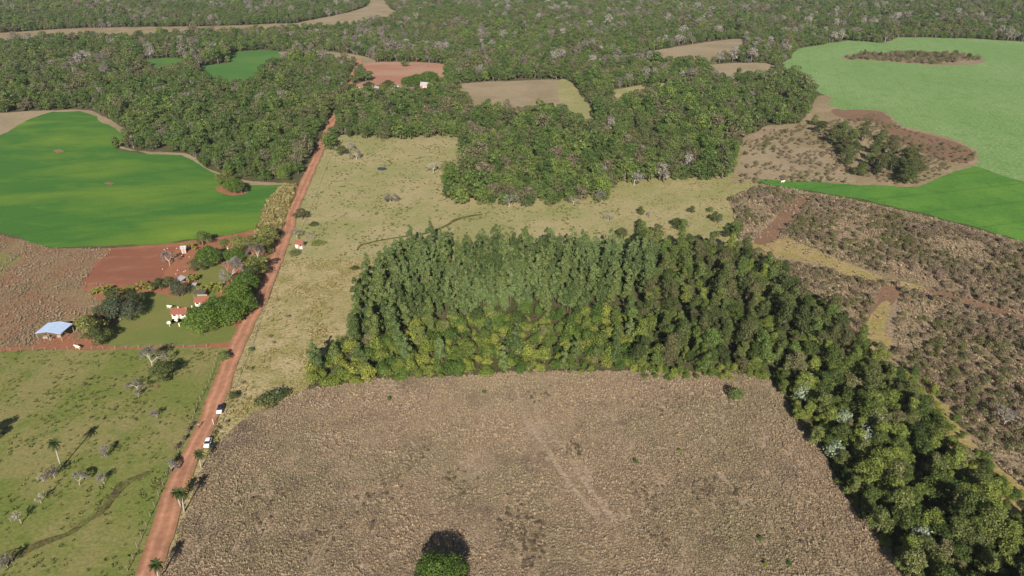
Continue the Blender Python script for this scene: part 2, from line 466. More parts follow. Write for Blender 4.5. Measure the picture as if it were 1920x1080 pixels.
sheet('crop_field', [(372, 140), (382, 124), (432, 117), (424, 104), (440, 98), (500, 94), (555, 102), (540, 118), (505, 135), (450, 165), (400, 160)], 'crop_far', 'small far green crop clearing in the woods', 'field', .6, True, 'crop_far1')
sheet('crop_field', [(246, 116), (280, 111), (338, 110), (345, 130), (310, 142), (270, 128)], 'crop_far', 'smallest green crop clearing hidden among the woods', 'field', .6, True, 'crop_far2')
sheet('grass_strip', [(-500, 92), (-200, 72), (0, 62), (150, 53), (400, 49), (560, 44), (575, 58), (400, 68), (150, 74), (0, 86), (-300, 112)], 'scrub_soil',
      'long narrow brown strip cutting through the far woods', 'grass strip', .9, True, 'strip_far')
sheet('grass_strip', [(555, 44), (650, 24), (690, 8), (692, -12), (722, -12), (726, 10), (745, 28), (700, 50), (600, 57), (560, 54)], 'tan_field',
      'pale sandy clearing at the end of the far brown strip', 'clearing', .8, True, 'strip_far2')
sheet('grass_strip', [(520, 100), (580, 96), (650, 100), (700, 112), (690, 122), (600, 116)], 'tan_field', 'brown clearing by the far green crop', 'clearing', .8, True, 'clear_far')
sheet('red_field', [(680, 122), (725, 116), (835, 121), (838, 140), (830, 165), (780, 178), (660, 175), (665, 160), (690, 150), (680, 138)], 'far_red', 'far red soil field behind the white farmhouses', 'field', .6, True, 'red_far')
sheet('tan_field', [(850, 162), (900, 154), (960, 152), (1050, 150), (1062, 170), (1052, 205), (1000, 218), (900, 215), (870, 190)], 'tan_field', 'far tan fallow field in the middle of the woods', 'field', .6, True, 'tan_far')
sheet('grass_strip', [(1050, 150), (1078, 160), (1100, 190), (1115, 215), (1100, 250), (1082, 240), (1060, 215), (1050, 200)], 'mid_pasture', 'green grass wedge beside the far tan field', 'clearing', .6, True, 'wedge')
sheet('tan_field', [(1215, 100), (1280, 86), (1380, 73), (1400, 82), (1370, 110), (1300, 126), (1230, 122)], 'tan_field', 'small tan field deep in the far woods', 'field', .6, True, 'tan_far2')
sheet('grass_strip', [(1145, 172), (1190, 162), (1248, 157), (1250, 176), (1200, 192), (1150, 196)], 'mid_pasture', 'narrow pale grass clearing in the woods', 'clearing', .6, True, 'clear2')
sheet('grass_strip', [(1325, 124), (1400, 118), (1450, 122), (1450, 145), (1390, 158), (1335, 148)], 'tan_field', 'tan clearing at the wood edge near the pale crop', 'clearing', .6, True, 'clear3')
sheet('scrub_land', [(1372, 345), (1385, 262), (1440, 235), (1500, 232), (1530, 180), (1560, 178), (1640, 200), (1700, 232), (1800, 258), (1842, 285), (1840, 320), (1720, 355), (1560, 350), (1425, 340)], 'scrub_soil',
      'dry tan scrub land with bushes beside the pale crop', 'scrub land', .7, False, 'scrubland')
sheet('straw_patch', [(1390, 335), (1400, 285), (1450, 270), (1520, 285), (1580, 320), (1600, 342), (1480, 338)], 'tan_field', 'pale straw grass patch on the dry scrub land', 'grass', 1.5, True)
sheet('red_bank', [(1560, 205), (1640, 208), (1662, 216), (1690, 242), (1745, 254), (1800, 272), (1828, 290), (1815, 306), (1770, 300), (1730, 285), (1680, 262), (1640, 232), (1590, 225)], 'break_red', 'reddish bare bank along the pale crop edge', 'bank', 1.5, True)
sheet('crop_field', [(1464, 124), (1500, 90), (1590, 76), (1655, 81), (1685, 70), (1800, 72), (1920, 78), (2400, 88), (2400, 440), (1920, 342), (1870, 327), (1828, 310), (1834, 285), (1790, 262), (1745, 247), (1690, 237), (1665, 212), (1645, 207), (1575, 206), (1553, 196), (1563, 183), (1530, 172), (1490, 160), (1470, 140)],
      'crop_pale', 'large pale green crop field with a scrub island', 'field', 1.6, False, 'crop_pale')
sheet('scrub_island', [(1578, 108), (1600, 101), (1660, 100), (1710, 96), (1800, 101), (1846, 113), (1825, 121), (1750, 122), (1640, 114), (1595, 113)], 'fallow', 'brown scrub island inside the pale green crop', 'scrub island', .6, True, 'island')
sheet('fallow_land', [(1368, 372), (1425, 345), (1600, 375), (1760, 412), (1920, 455), (2450, 600), (2450, 1300), (2100, 1120), (1920, 925), (1800, 815), (1740, 735), (1640, 662), (1560, 575), (1480, 520), (1395, 470)], 'fallow',
      'brown fallow land with young bushes right of the plantation', 'fallow land', .7, False, 'fallow')
sheet('crop_field', [(1418, 336), (1500, 340), (1600, 347), (1722, 352), (1770, 330), (1828, 311), (1870, 327), (1920, 342), (2400, 440), (2400, 590), (1920, 453), (1760, 408), (1600, 371), (1440, 346)], 'crop_right',
      'bright green crop wedge above the brown fallow land', 'field', 1.1, False, 'crop_right')
sheet('firebreak', [(1395, 470), (1400, 452), (1440, 452), (1480, 448), (1530, 470), (1600, 498), (1660, 522), (1735, 538), (1735, 545), (1680, 543), (1600, 520), (1520, 492), (1430, 480)], 'firebreak', 'pale yellow grass firebreak crossing the fallow land', 'firebreak', .7)
sheet('firebreak', [(1410, 455), (1440, 425), (1475, 385), (1500, 372), (1520, 374), (1490, 405), (1455, 452)], 'break_red', 'reddish brown firebreak running up to the green crop', 'firebreak', .6)
sheet('firebreak', [(1605, 610), (1640, 560), (1650, 540), (1692, 540), (1672, 570), (1640, 600), (1618, 640)], 'break_red', 'short reddish firebreak below the pale firebreak', 'firebreak', .6)
sheet('firebreak', [(1612, 640), (1628, 600), (1652, 570), (1668, 568), (1660, 620), (1672, 650), (1640, 665), (1612, 655)], 'firebreak', 'tan grass clearing at the woodland strip edge', 'firebreak', .6)
sheet('firebreak', [(1735, 542), (1800, 555), (1920, 592), (2300, 700), (2300, 725), (1920, 606), (1800, 570), (1740, 552)], 'break_red', 'long rust brown strip through the fallow land', 'firebreak', .6)
sheet('firebreak', [(1700, 700), (1738, 700), (1775, 760), (1832, 835), (1930, 930), (2100, 1100), (2060, 1130), (1890, 965), (1780, 845), (1715, 765)], 'firebreak', 'yellow grass edge along the woodland strip', 'firebreak', 1.2)
for nm_, pp_, lab_ in [('soil_patch', [(195, 344), (205, 342), (216, 344), (208, 347)], 'small bare soil spot in the middle of the green crop'), ('soil_patch', [(100, 283), (110, 280), (121, 284), (110, 288)], 'larger bare soil spot in the green crop'),
                       ('soil_patch', [(280, 727), (295, 723), (300, 726), (290, 730)], 'small red soil scar in the west pasture')]:
    sheet(nm_, pp_, 'stubble', lab_, 'soil patch', .4, True)
sheet('gully', [(-60, 1072), (0, 1046), (60, 1022), (105, 1006), (140, 990), (180, 958), (205, 932), (225, 912), (250, 896), (285, 884), (288, 888), (258, 902), (235, 918), (215, 938), (188, 964), (150, 994), (110, 1014), (65, 1032), (5, 1062), (-50, 1086)], 'gully', 'dark damp gully winding through the green pasture', 'gully', 1.0, True)
sheet('stream', [(668, 470), (676, 459), (705, 452), (745, 445), (800, 436), (838, 421), (850, 412), (875, 405.5), (905, 401.5), (905, 403), (876, 408), (853, 416), (840, 424), (803, 438.4), (745, 447), (706, 454), (678, 461), (671, 471)], 'gully', 'narrow dark stream bed crossing the pale pasture', 'stream', .12, True)
sheet('pond', [(708, 315), (714, 314), (724, 315), (726, 318), (718, 320), (708, 319)], 'water', 'small dark pond in the pale pasture', 'pond', .1, True)


# the red road
def make_strip(name, centre, width, mat, label, cat, z, ns=8, crown=.08, wob=.55):
    C = [G(*q) for q in centre]
    pts = []
    for i in range(len(C) - 1):
        p0, p1, p2, p3 = C[max(i - 1, 0)], C[i], C[i + 1], C[min(i + 2, len(C) - 1)]
        k = max(2, int(math.dist(p1, p2) / 1.5))
        for j in range(k):
            t = j / k
            pts.append(Vector([0.5 * (2 * p1[a] + (-p0[a] + p2[a]) * t + (2 * p0[a] - 5 * p1[a] + 4 * p2[a] - p3[a]) * t * t + (-p0[a] + 3 * p1[a] - 3 * p2[a] + p3[a]) * t ** 3) for a in (0, 1)]))
    vs_, fs, uvs = [], [], []
    for i, p in enumerate(pts):
        d = (pts[min(i + 1, len(pts) - 1)] - pts[max(i - 1, 0)]).normalized()
        nrm = Vector((d.y, -d.x))
        wl = width / 2 + wob * (mnoise.noise(Vector((i * .17, 1.3, 0))) + .5 * mnoise.noise(Vector((i * .7, 4.3, 0))))
        wr = width / 2 + wob * (mnoise.noise(Vector((i * .17, 7.3, 0))) + .5 * mnoise.noise(Vector((i * .7, 9.3, 0))))
        for k in range(ns + 1):
            u = k / ns
            s = -wl + (wl + wr) * u
            q = p + nrm * s
            vs_.append((q.x, q.y, z + crown * math.sin(math.pi * u)))
            uvs.append((u, i * .3))
    for i in range(len(pts) - 1):
        for k in range(ns):
            a = i * (ns + 1) + k
            fs.append((a, a + 1, a + ns + 2, a + ns + 1))
    me = bpy.data.meshes.new(name)
    me.from_pydata(vs_, [], fs)
    uvl = me.uv_layers.new(name='UVMap')
    for lp in me.loops:
        uvl.data[lp.index].uv = uvs[lp.vertex_index]
    me.materials.append(M[mat])
    me.polygons.foreach_set('use_smooth', [True] * len(me.polygons))
    o = link(name, me)
    tag(o, label, cat, kind='structure')
    return pts


ROAD_PX = [(215, 1200), (247, 1130), (275, 1080), (304, 1000), (328, 920), (359, 853), (391, 787), (416, 720), (443, 650), (460, 615), (489, 560), (516, 493), (528, 460), (540, 427), (550, 393), (565, 360), (576, 333), (592, 300), (606, 267), (620, 233), (636, 200), (650, 170), (662, 140), (676, 110)]
road_pts = make_strip('dirt_road', ROAD_PX, 5.4, 'road', 'long straight red dirt road running through the farmland', 'road', .22)
road_xy = np.array([(p.x, p.y) for p in road_pts])


# ------------------------------------------------------------------ plant prototypes (mesh data only)
def leaf_cloud(rng, lobes, n, size, flat=0.0, up=-0.55):
    """n bent leaf-clump faces over the outsides of the lobes"""
    area = np.array([l[3] * l[4] + l[3] * l[5] + l[4] * l[5] for l in lobes])
    cnt = np.maximum(4, (n * area / area.sum()).astype(int))
    P, Nn = [], []
    for i, (l, c) in enumerate(zip(lobes, cnt)):
        d = rng.normal(size=(c * 2, 3))
        d /= np.linalg.norm(d, axis=1)[:, None]
        d = d[d[:, 2] > up + rng.random(len(d)) * .3][:c]
        r = np.clip(rng.normal(.92, .19, len(d)), .4, 1.35)
        p = np.array(l[:3]) + d * r[:, None] * np.array(l[3:6])
        keep = np.ones(len(p), bool)
        for j, o in enumerate(lobes):
            if j != i:
                q = (p - np.array(o[:3])) / np.array(o[3:6])
                keep &= (q ** 2).sum(1) > .45
        P.append(p[keep]); Nn.append(d[keep])
    P = np.concatenate(P); Nn = np.concatenate(Nn)
    k = len(P)
    nn = Nn + rng.normal(size=(k, 3)) * .55
    nn[:, 2] += .25 + flat
    nn /= np.linalg.norm(nn, axis=1)[:, None]
    a = np.cross(nn, rng.normal(size=(k, 3)))
    a /= np.linalg.norm(a, axis=1)[:, None] + 1e-9
    b = np.cross(nn, a)
    s = size * rng.uniform(.55, 1.35, (k, 1))
    j = lambda lo, hi: rng.uniform(lo, hi, (k, 1))
    V = np.stack([P - a * s * j(.4, .7) + nn * s * j(-.25, .1), P - b * s * j(.25, .55) - a * s * j(-.2, .2), P + a * s * j(.4, .7) + nn * s * j(-.3, .15), P + b * s * j(.25, .55) + a * s * j(-.2, .2)], 1)
    return V, rng.random(k)


def cloud_mesh(name, V, val, mat, extra=None):
    k = len(V)
    verts = V.reshape(-1, 3)
    idx = np.arange(k) * 4
    F = np.concatenate([np.stack([idx, idx + 1, idx + 2], 1), np.stack([idx, idx + 2, idx + 3], 1)])
    av = np.repeat(val, 4)
    me = bpy.data.meshes.new(name)
    me.vertices.add(len(verts)); me.vertices.foreach_set('co', verts.astype(np.float32).ravel())
    me.loops.add(F.size); me.loops.foreach_set('vertex_index', F.ravel().astype(np.int32))
    me.polygons.add(len(F))
    me.polygons.foreach_set('loop_start', np.arange(0, F.size, 3, dtype=np.int32))
    me.update(calc_edges=True)
    at = me.attributes.new('v', 'FLOAT', 'POINT'); at.data.foreach_set('value', av.astype(np.float32))
    me.materials.append(mat)
    return me


def trunk_mesh(rng, name, h, r, tips, mat, lean=.3):
    mb = MB()
    top = Vector((rng.uniform(-lean, lean), rng.uniform(-lean, lean), h))
    mb.tube([(0, 0, -.2), top * .35 + Vector((rng.uniform(-.1, .1), rng.uniform(-.1, .1), 0)), top * .7, top], [r * 1.25, r, r * .8, r * .5], 7)
    for t in tips:
        s = top * rng.uniform(.45, .95)
        e = Vector(t)
        m_ = s.lerp(e, .5) + Vector((0, 0, .12 * (e - s).length))
        mb.tube([s, m_, e], [r * .45, r * .3, r * .1], 5)
    return mb.mesh(name, mat, True)


def broadleaf(seed, h, rad, n, size, mat, flatness=.75, nl=13, name='broadleaf', bark='bark', low=.3):
    rng = np.random.default_rng(seed)
    ch = h * (1 - low) / 2
    cz = h - ch
    lobes = [(0, 0, cz + .02 * ch, rad * .55, rad * .55, ch * .8)]
    for i in range(nl):
        a = 2 * math.pi * (i + rng.uniform(-.35, .35)) / nl
        q = rng.uniform(.45, .88)
        zz = rng.uniform(-.75, .7)
        k = math.sqrt(max(.15, 1 - zz * zz))
        lr = rad * rng.uniform(.22, .42)
        lobes.append((math.cos(a) * rad * q * k, math.sin(a) * rad * q * k, cz + zz * ch, lr, lr, lr * flatness))
    for i in range(3):
        lr = rad * rng.uniform(.28, .42)
        lobes.append((rng.uniform(-.3, .3) * rad, rng.uniform(-.3, .3) * rad, h - lr * flatness * rng.uniform(.7, 1.2), lr, lr, lr * flatness))
    V, val = leaf_cloud(rng, lobes, n, size)
    crown = cloud_mesh(name + '_crown', V, val, M[mat])
    trunk = trunk_mesh(rng, name + '_trunk', h * .62, .05 * rad + .03 * h * .5, [l[:3] for l in lobes[1:6]], M[bark])
    return trunk, crown


def eucalyptus(seed, h, rad, n, size, mat='leaf_euc'):
    rng = np.random.default_rng(seed)
    lobes = []
    k = 8
    for i in range(k):
        t = (i + .5) / k
        z = h * (.22 + .76 * t)
        env = rad * (math.sin(math.pi * min(1, (t * .85 + .18))) ** .7)
        a = i * 2.4 + rng.uniform(-.4, .4)
        q = env * rng.uniform(.3, .7)
        lr = max(.4, env * rng.uniform(.42, .66))
        lobes.append((math.cos(a) * q, math.sin(a) * q, z, lr, lr, lr * rng.uniform(1.0, 1.5)))
    V, val = leaf_cloud(rng, lobes, n, size, flat=-.1)
    crown = cloud_mesh('eucalyptus_crown', V, val, M[mat])
    trunk = trunk_mesh(rng, 'eucalyptus_trunk', h * .9, .13, [l[:3] for l in lobes[::2]], M['bark'], .2)
    return trunk, crown


def bare_tree(seed, h, spread, mat='twig', bark='pale_bark', depth=4, tw=.04, tn=9):
    """branching trunk and limbs; crown = fine twigs"""
    rng = random.Random(seed)
    tb, cb = MB(), MB()

    def grow(p, d, ln, r, lv):
        q = p + d * ln
        mid = p.lerp(q, .5) + Vector((rng.uniform(-1, 1), rng.uniform(-1, 1), rng.uniform(-1, 1))) * ln * .09
        if lv <= 2:
            tb.tube([p, mid, q], [r, r * .8, r * .62], 6 if lv == 0 else 5, cap=False)
        else:
            cb.tube([p, mid, q], [r, r * .8, r * .6], 3, rng.random(), cap=False)
        if lv >= depth:
            for _ in range(tn):
                e = d + Vector((rng.uniform(-1, 1), rng.uniform(-1, 1), rng.uniform(-.6, .9))) * .95
                e.normalize()
                s = p.lerp(q, rng.uniform(.2, 1))
                t = s + e * ln * rng.uniform(.5, 1.1)
                w = e.cross(Vector((rng.uniform(-1, 1), rng.uniform(-1, 1), 1))).normalized() * tw
                cb.add([s - w, s + w, t + w * .4, t - w * .4], [(0, 1, 2, 3)], rng.random())
            return
        for i in range(3 if lv else 4):
            a = rng.uniform(0, 2 * math.pi)
            side = d.cross(Vector((math.cos(a), math.sin(a), .3)))
            if side.length < 1e-3: continue
            side.normalize()
            e = (d * .75 + side * spread * rng.uniform(.55, 1.05) + Vector((0, 0, .12))).normalized()
            grow(q - d * ln * rng.uniform(0, .25), e, ln * rng.uniform(.58, .8), r * .58, lv + 1)

    grow(Vector((0, 0, -.15)), Vector((rng.uniform(-.12, .12), rng.uniform(-.12, .12), 1)).normalized(), h * .34, h * .026 + .03, 0)
    return tb.mesh('bare_trunk', M[bark], True), cb.mesh('bare_twigs', M[mat])


def bush(seed, h, rad, n, size, mat, nl=6):
    rng = np.random.default_rng(seed)
    lobes = [(0, 0, h * .5, rad * .7, rad * .7, h * .5)]
    for i in range(nl):
        a = rng.uniform(0, 6.28)
        q = rng.uniform(.3, .7) * rad
        lr = rng.uniform(.3, .5) * rad
        lobes.append((math.cos(a) * q, math.sin(a) * q, h * rng.uniform(.3, .8), lr, lr, lr * .8))
    V, val = leaf_cloud(rng, lobes, n, size)
    V[:, :, 2] = np.maximum(V[:, :, 2], .02)
    crown = cloud_mesh('bush_foliage', V, val, M[mat])
    mb = MB()
    for i in range(4):
        l = lobes[i]
        mb.tube([(0, 0, -.1), (l[0] * .4, l[1] * .4, l[2] * .5), l[:3]], [.05, .04, .02], 5)
    return mb.mesh('bush_stems', M['bark']), crown


def tussock(seed, h, rad, n, mat):
    rng = random.Random(seed)
    mb = MB()
    for i in range(n):
        a = rng.uniform(0, 6.283)
        q = rad * math.sqrt(rng.random())
        b = Vector((math.cos(a) * q * .55, math.sin(a) * q * .55, -.03))
        o = Vector((math.cos(a + rng.uniform(-.6, .6)), math.sin(a + rng.uniform(-.6, .6)), 0))
        w = Vector((-o.y, o.x, 0)) * rng.uniform(.05, .11)
        hh = h * rng.uniform(.55, 1.1)
        m_ = b + o * rad * rng.uniform(.15, .35) + Vector((0, 0, hh * .75))
        t = m_ + o * rad * rng.uniform(.2, .6) + Vector((0, 0, hh * rng.uniform(-.1, .35)))
        mb.add([b - w, b + w, m_ + w * .8, m_ - w * .8, t], [(0, 1, 2, 3), (3, 2, 4)], rng.random())
    me = mb.mesh('tussock', M[mat])
    return me


# ------------------------------------------------------------------ scattering
def inside(poly, pts):
    x, y = pts[:, 0], pts[:, 1]
    px, py = poly[:, 0], poly[:, 1]
    qx, qy = np.roll(px, -1), np.roll(py, -1)
    res = np.zeros(len(pts), bool)
    for a, b, c, d in zip(px, py, qx, qy):
        if b == d: continue
        cond = ((b > y) != (d > y)) & (x < (c - a) * (y - b) / (d - b) + a)
        res ^= cond
    return res


def pxpoly(px):
    return np.array([G(*q) for q in px])


def grid_pts(rng, poly, spacing, jitter=.42, cap=None):
    x0, y0 = poly.min(0); x1, y1 = poly.max(0)
    xs = np.arange(x0, x1, spacing); ys = np.arange(y0, y1, spacing * .87)
    X, Y = np.meshgrid(xs, ys)
    X = X + (np.arange(len(ys)) % 2)[:, None] * spacing * .5
    P = np.stack([X.ravel(), Y.ravel()], 1)
    P += rng.uniform(-jitter, jitter, P.shape) * spacing
    return P[inside(poly, P)]


def road_dist(P):
    d = np.full(len(P), 1e9)
    for q in road_xy[::3]:
        d = np.minimum(d, np.hypot(P[:, 0] - q[0], P[:, 1] - q[1]))
    return d


def in_frame(P, margin=40):
    x, y = PX(P[:, 0], P[:, 1])
    return (x > -margin) & (x < 1920 + margin) & (y > -margin) & (y < 1080 + margin)


def make_tree(name, proto, loc, rz, sc, label, cat, group, parts=('trunk', 'crown')):
    r = empty(name, loc, rz, sc)
    tag(r, label, cat, group)
    for nm, me in zip(parts, proto):
        link(nm, me, r)
    return r


PROTO_HOLD = {}


def proto_object(me):
    if me.name not in PROTO_HOLD:
        PROTO_HOLD[me.name] = bpy.data.objects.new(me.name + '_data', me)
    return PROTO_HOLD[me.name]


def scatter(name, pts, scales, idx, protos, label, cat, z=0.0, rng=RNG, tilt=.06):
    """one 'stuff' object: protos (tuples of meshes) placed on points by geometry nodes"""
    n = len(pts)
    me = bpy.data.meshes.new(name)
    me.vertices.add(n)
    co = np.column_stack([pts, np.full(n, z) if np.isscalar(z) else z]).astype(np.float32)
    me.vertices.foreach_set('co', co.ravel())
    scales = np.asarray(scales, dtype=np.float32)
    if scales.ndim == 1: scales = np.column_stack([scales] * 3)
    a = me.attributes.new('sc', 'FLOAT_VECTOR', 'POINT'); a.data.foreach_set('vector', np.ascontiguousarray(scales).ravel())
    rot = np.column_stack([rng.normal(0, tilt, n), rng.normal(0, tilt, n), rng.uniform(0, 6.283, n)]).astype(np.float32)
    a = me.attributes.new('ro', 'FLOAT_VECTOR', 'POINT'); a.data.foreach_set('vector', rot.ravel())
    a = me.attributes.new('ix', 'INT', 'POINT'); a.data.foreach_set('value', np.asarray(idx, dtype=np.int32))
    o = link(name, me)
    tag(o, label, cat, kind='stuff')
    ng = bpy.data.node_groups.new(name + '_scatter', 'GeometryNodeTree')
    ng.interface.new_socket('Geometry', in_out='INPUT', socket_type='NodeSocketGeometry')
    ng.interface.new_socket('Geometry', in_out='OUTPUT', socket_type='NodeSocketGeometry')
    N, L = ng.nodes, ng.links
    gi, go = N.new('NodeGroupInput'), N.new('NodeGroupOutput')
    iop = N.new('GeometryNodeInstanceOnPoints')
    iop.inputs['Pick Instance'].default_value = True
    jn = N.new('GeometryNodeJoinGeometry')
    for meshes in reversed(protos):
        j2 = N.new('GeometryNodeJoinGeometry')
        for m_ in meshes:
            oi = N.new('GeometryNodeObjectInfo')
            oi.inputs['Object'].default_value = proto_object(m_)
            L.new(oi.outputs['Geometry'], j2.inputs[0])
        g2 = N.new('GeometryNodeGeometryToInstance')
        L.new(j2.outputs[0], g2.inputs[0])
        L.new(g2.outputs[0], jn.inputs[0])

    def attr(nm, ty):
        q = N.new('GeometryNodeInputNamedAttribute'); q.data_type = ty
        q.inputs['Name'].default_value = nm
        return q.outputs['Attribute']
    L.new(gi.outputs[0], iop.inputs['Points'])
    L.new(jn.outputs[0], iop.inputs['Instance'])
    L.new(attr('ix', 'INT'), iop.inputs['Instance Index'])
    e2r = N.new('FunctionNodeEulerToRotation')
    L.new(attr('ro', 'FLOAT_VECTOR'), e2r.inputs[0])
    L.new(e2r.outputs[0], iop.inputs['Rotation'])
    L.new(attr('sc', 'FLOAT_VECTOR'), iop.inputs['Scale'])
    L.new(iop.outputs[0], go.inputs[0])
    md = o.modifiers.new('scatter', 'NODES')
    md.node_group = ng
    return o


FOREST = [broadleaf(100 + i, h, r_, 1100, .75, 'leaf_forest', fl, low=.08) for i, (h, r_, fl) in enumerate([(10, 4.6, .7), (11, 4.2, .8), (9, 4.8, .6), (12, 4.4, .85), (8.5, 3.8, .75), (10.5, 5.2, .65)])]
DRY = [broadleaf(150 + i, h, r_, 700, .7, 'leaf_drygrey', fl, low=.2) for i, (h, r_, fl) in enumerate([(10, 4.4, .7), (11, 4.0, .8)])]
BELT = [broadleaf(200 + i, h, r_, 3200, .31, 'leaf_belt', fl, low=.06) for i, (h, r_, fl) in enumerate([(7.5, 2.6, .8), (9, 2.3, 1.0), (6.0, 2.9, .7), (7, 2.1, .9), (8.5, 3.0, .75), (5, 2.2, .8)])]
DARK = [broadleaf(300 + i, h, r_, 2800, .33, 'leaf_dark', fl, low=.08) for i, (h, r_, fl) in enumerate([(8.5, 2.7, .8), (10.5, 2.4, 1.1), (7.5, 2.9, .7), (9, 2.2, 1.0), (6.5, 2.4, .8)])]
EUC = [eucalyptus(400 + i, h, r_, 2600, .34) for i, (h, r_) in enumerate([(11, 1.8), (12.5, 2.0), (10, 1.9), (12, 1.6), (8.5, 2.1), (11, 2.2)])]
BARE = [bare_tree(500 + i, h, s, depth=4, tw=.06) for i, (h, s) in enumerate([(7.5, 1.0), (8.5, .85), (6.5, 1.15), (7.5, .95)])]
UNDER = [bush(600 + i, h, r_, 1500, .28, 'leaf_under') for i, (h, r_) in enumerate([(3.2, 2.0), (4.2, 1.8), (2.6, 2.2), (5.0, 2.0)])]
SCRUB = [bush(700 + i, h, r_, 520, .20, 'leaf_scrub', 6) for i, (h, r_) in enumerate([(1.5, 1.1), (2.0, 1.2), (1.1, 1.0), (1.8, .9)])]
BRUSH = [bush(730 + i, h, r_, 420, .2, 'leaf_brush', 6) for i, (h, r_) in enumerate([(1.5, 1.1), (1.3, 1.2), (1.1, 1.0), (1.6, .9)])]
PALE = [bush(750 + i, h, r_, 1100, .35, 'leaf_pale') for i, (h, r_) in enumerate([(4.5, 2.0), (5.5, 2.2)])]
TUFT = [(tussock(800 + i, .8, .62, 34, 'grass_dry'),) for i in range(4)]
TUFT_T = [(tussock(820 + i, .7, .5, 26, 'grass_tan'),) for i in range(3)]
TUFT_G = [(tussock(840 + i, .35, .5, 22, 'grass_green'),) for i in range(3)]

def dims(pt):
    co = np.empty(len(pt[1].vertices) * 3, dtype=np.float32)
    pt[1].vertices.foreach_get('co', co)
    co = co.reshape(-1, 3)
    return float(np.percentile(co[:, 2], 99)), float(np.percentile(np.hypot(co[:, 0], co[:, 1]), 95))


def size_words(protos, ix, s):
    """what tells a tree from its neighbours: its height and build"""
    D = np.array([dims(p) for p in protos])
    h = D[ix, 0] * s
    rt = D[:, 1] / D[:, 0]
    lo, hi = np.percentile(h, [25, 75])
    ra, rb = np.percentile(rt, [30, 70])
    return [(('low ' if a < lo else 'tall ' if a > hi else 'middling ') + ('slim' if rt[k] <= ra else 'broad' if rt[k] >= rb else 'rounded')) for a, k in zip(h, ix)]


# --- the far woods
forest_px = [(-330, -28), (2300, -28), (2300, 86), (1700, 76), (1660, 82), (1500, 92), (1468, 124), (1500, 165), (1545, 185), (1500, 232), (1430, 240), (1385, 268), (1378, 335), (1250, 345), (1160, 352), (1140, 385), (1000, 388), (905, 392), (838, 384), (838, 345), (868, 332), (868, 272), (640, 268), (560, 346), (540, 346), (440, 336), (380, 314), (345, 290), (-380, 300)]
fp = grid_pts(RNG, pxpoly(forest_px), 5.7, .5)
_, fy0 = PX(fp[:, 0], fp[:, 1])
keep = road_dist(fp) > np.where(fy0 > 236, 5.6, 2.6)
for k in ('crop_left', 'crop_far1', 'crop_far2', 'strip_far', 'strip_far2', 'clear_far', 'red_far', 'tan_far', 'wedge', 'tan_far2', 'clear2', 'clear3', 'scrubland', 'crop_pale', 'tan_margin'):
    keep &= ~inside(POLYS[k], fp)
for ex in ([(664, 150), (735, 150), (735, 182), (664, 186)], [(785, 150), (815, 150), (815, 172), (785, 172)], [(632, 262), (868, 262), (870, 330), (836, 345), (830, 385), (560, 420)], [(1150, 352), (1250, 342), (1385, 338), (1400, 400), (1150, 400)]):
    keep &= ~inside(pxpoly(ex), fp)
fp = fp[keep]
fpx, fpy = PX(fp[:, 0], fp[:, 1])
# thin the woods a little at random and grade the share of bare trees with distance
bare_share = np.where(fpy < 130, .24, np.where(fpy < 200, .10, .05))
clus = np.array([mnoise.noise(Vector((a / 70, b / 70, 1.7))) + .6 * mnoise.noise(Vector((a / 24, b / 24, 6.1))) for a, b in fp])
isbare = RNG.random(len(fp)) < bare_share * np.clip(.55 + clus * 2.6, .05, 3.2)
fscale = np.clip(RNG.normal(.74, .2, len(fp)), .38, 1.35)
stand = np.array([mnoise.noise(Vector((a / 55, b / 55, 11.3))) for a, b in fp])
fscale = np.clip(fscale * (1 + .45 * stand), .36, 1.5)
fidx = np.where(isbare, 6 + RNG.integers(0, 6, len(fp)), RNG.integers(0, 6, len(fp)))
dist = np.hypot(fp[:, 0], fp[:, 1])
vis = in_frame(fp, 10)
order = np.argsort(np.where(vis, dist, 1e9))
near_f = [i for i in order if not isbare[i]][:300]
near_b = [i for i in order if isbare[i] and fidx[i] < 10][:60]
fw = size_words(FOREST, np.where(isbare, 0, fidx), fscale)
for i in near_f:
    x, y = fpx[i], fpy[i]
    if x < 640:
        lab, grp = 'leafy tree of the wood between green crop and red road', 'trees of the wood between crop and road'
    else:
        lab, grp = 'leafy tree of the wood ' + ('at the stream side of the pale pasture' if y > 355 else 'beside the tan grass clearing' if x > 1160 and y > 318 else 'at the pond side of the pale pasture' if x < 900 else 'deeper behind the pale pasture'), 'trees of the wood behind the pasture'
    lab = fw[i] + ' ' + lab
    s = fscale[i]
    make_tree('forest_tree', FOREST[fidx[i]], (fp[i, 0], fp[i, 1], 0), rnd.uniform(0, 6.28), (s, s, s * rnd.uniform(.9, 1.1)), lab, 'tree', grp)
for i in near_b:
    s = fscale[i] * 1.1
    lab = 'bare grey tree among the leafy trees of the wood ' + ('beside the red road' if fpx[i] < 640 else 'behind the pale pasture')
    make_tree('bare_tree', BARE[fidx[i] - 6], (fp[i, 0], fp[i, 1], 0), rnd.uniform(0, 6.28), (s, s, s), lab, 'tree', 'bare trees in the woods', ('trunk', 'twigs'))
rest = np.ones(len(fp), bool)
rest[near_f] = False; rest[near_b] = False
print('forest trees', len(fp))
sc3 = np.column_stack([fscale, fscale, fscale * RNG.uniform(.9, 1.12, len(fp))])
sc3[isbare] *= 1.15
scatter('forest', fp[rest], sc3[rest], fidx[rest], FOREST + BARE + DRY, 'far mixed woods of leafy and bare grey trees', 'forest')

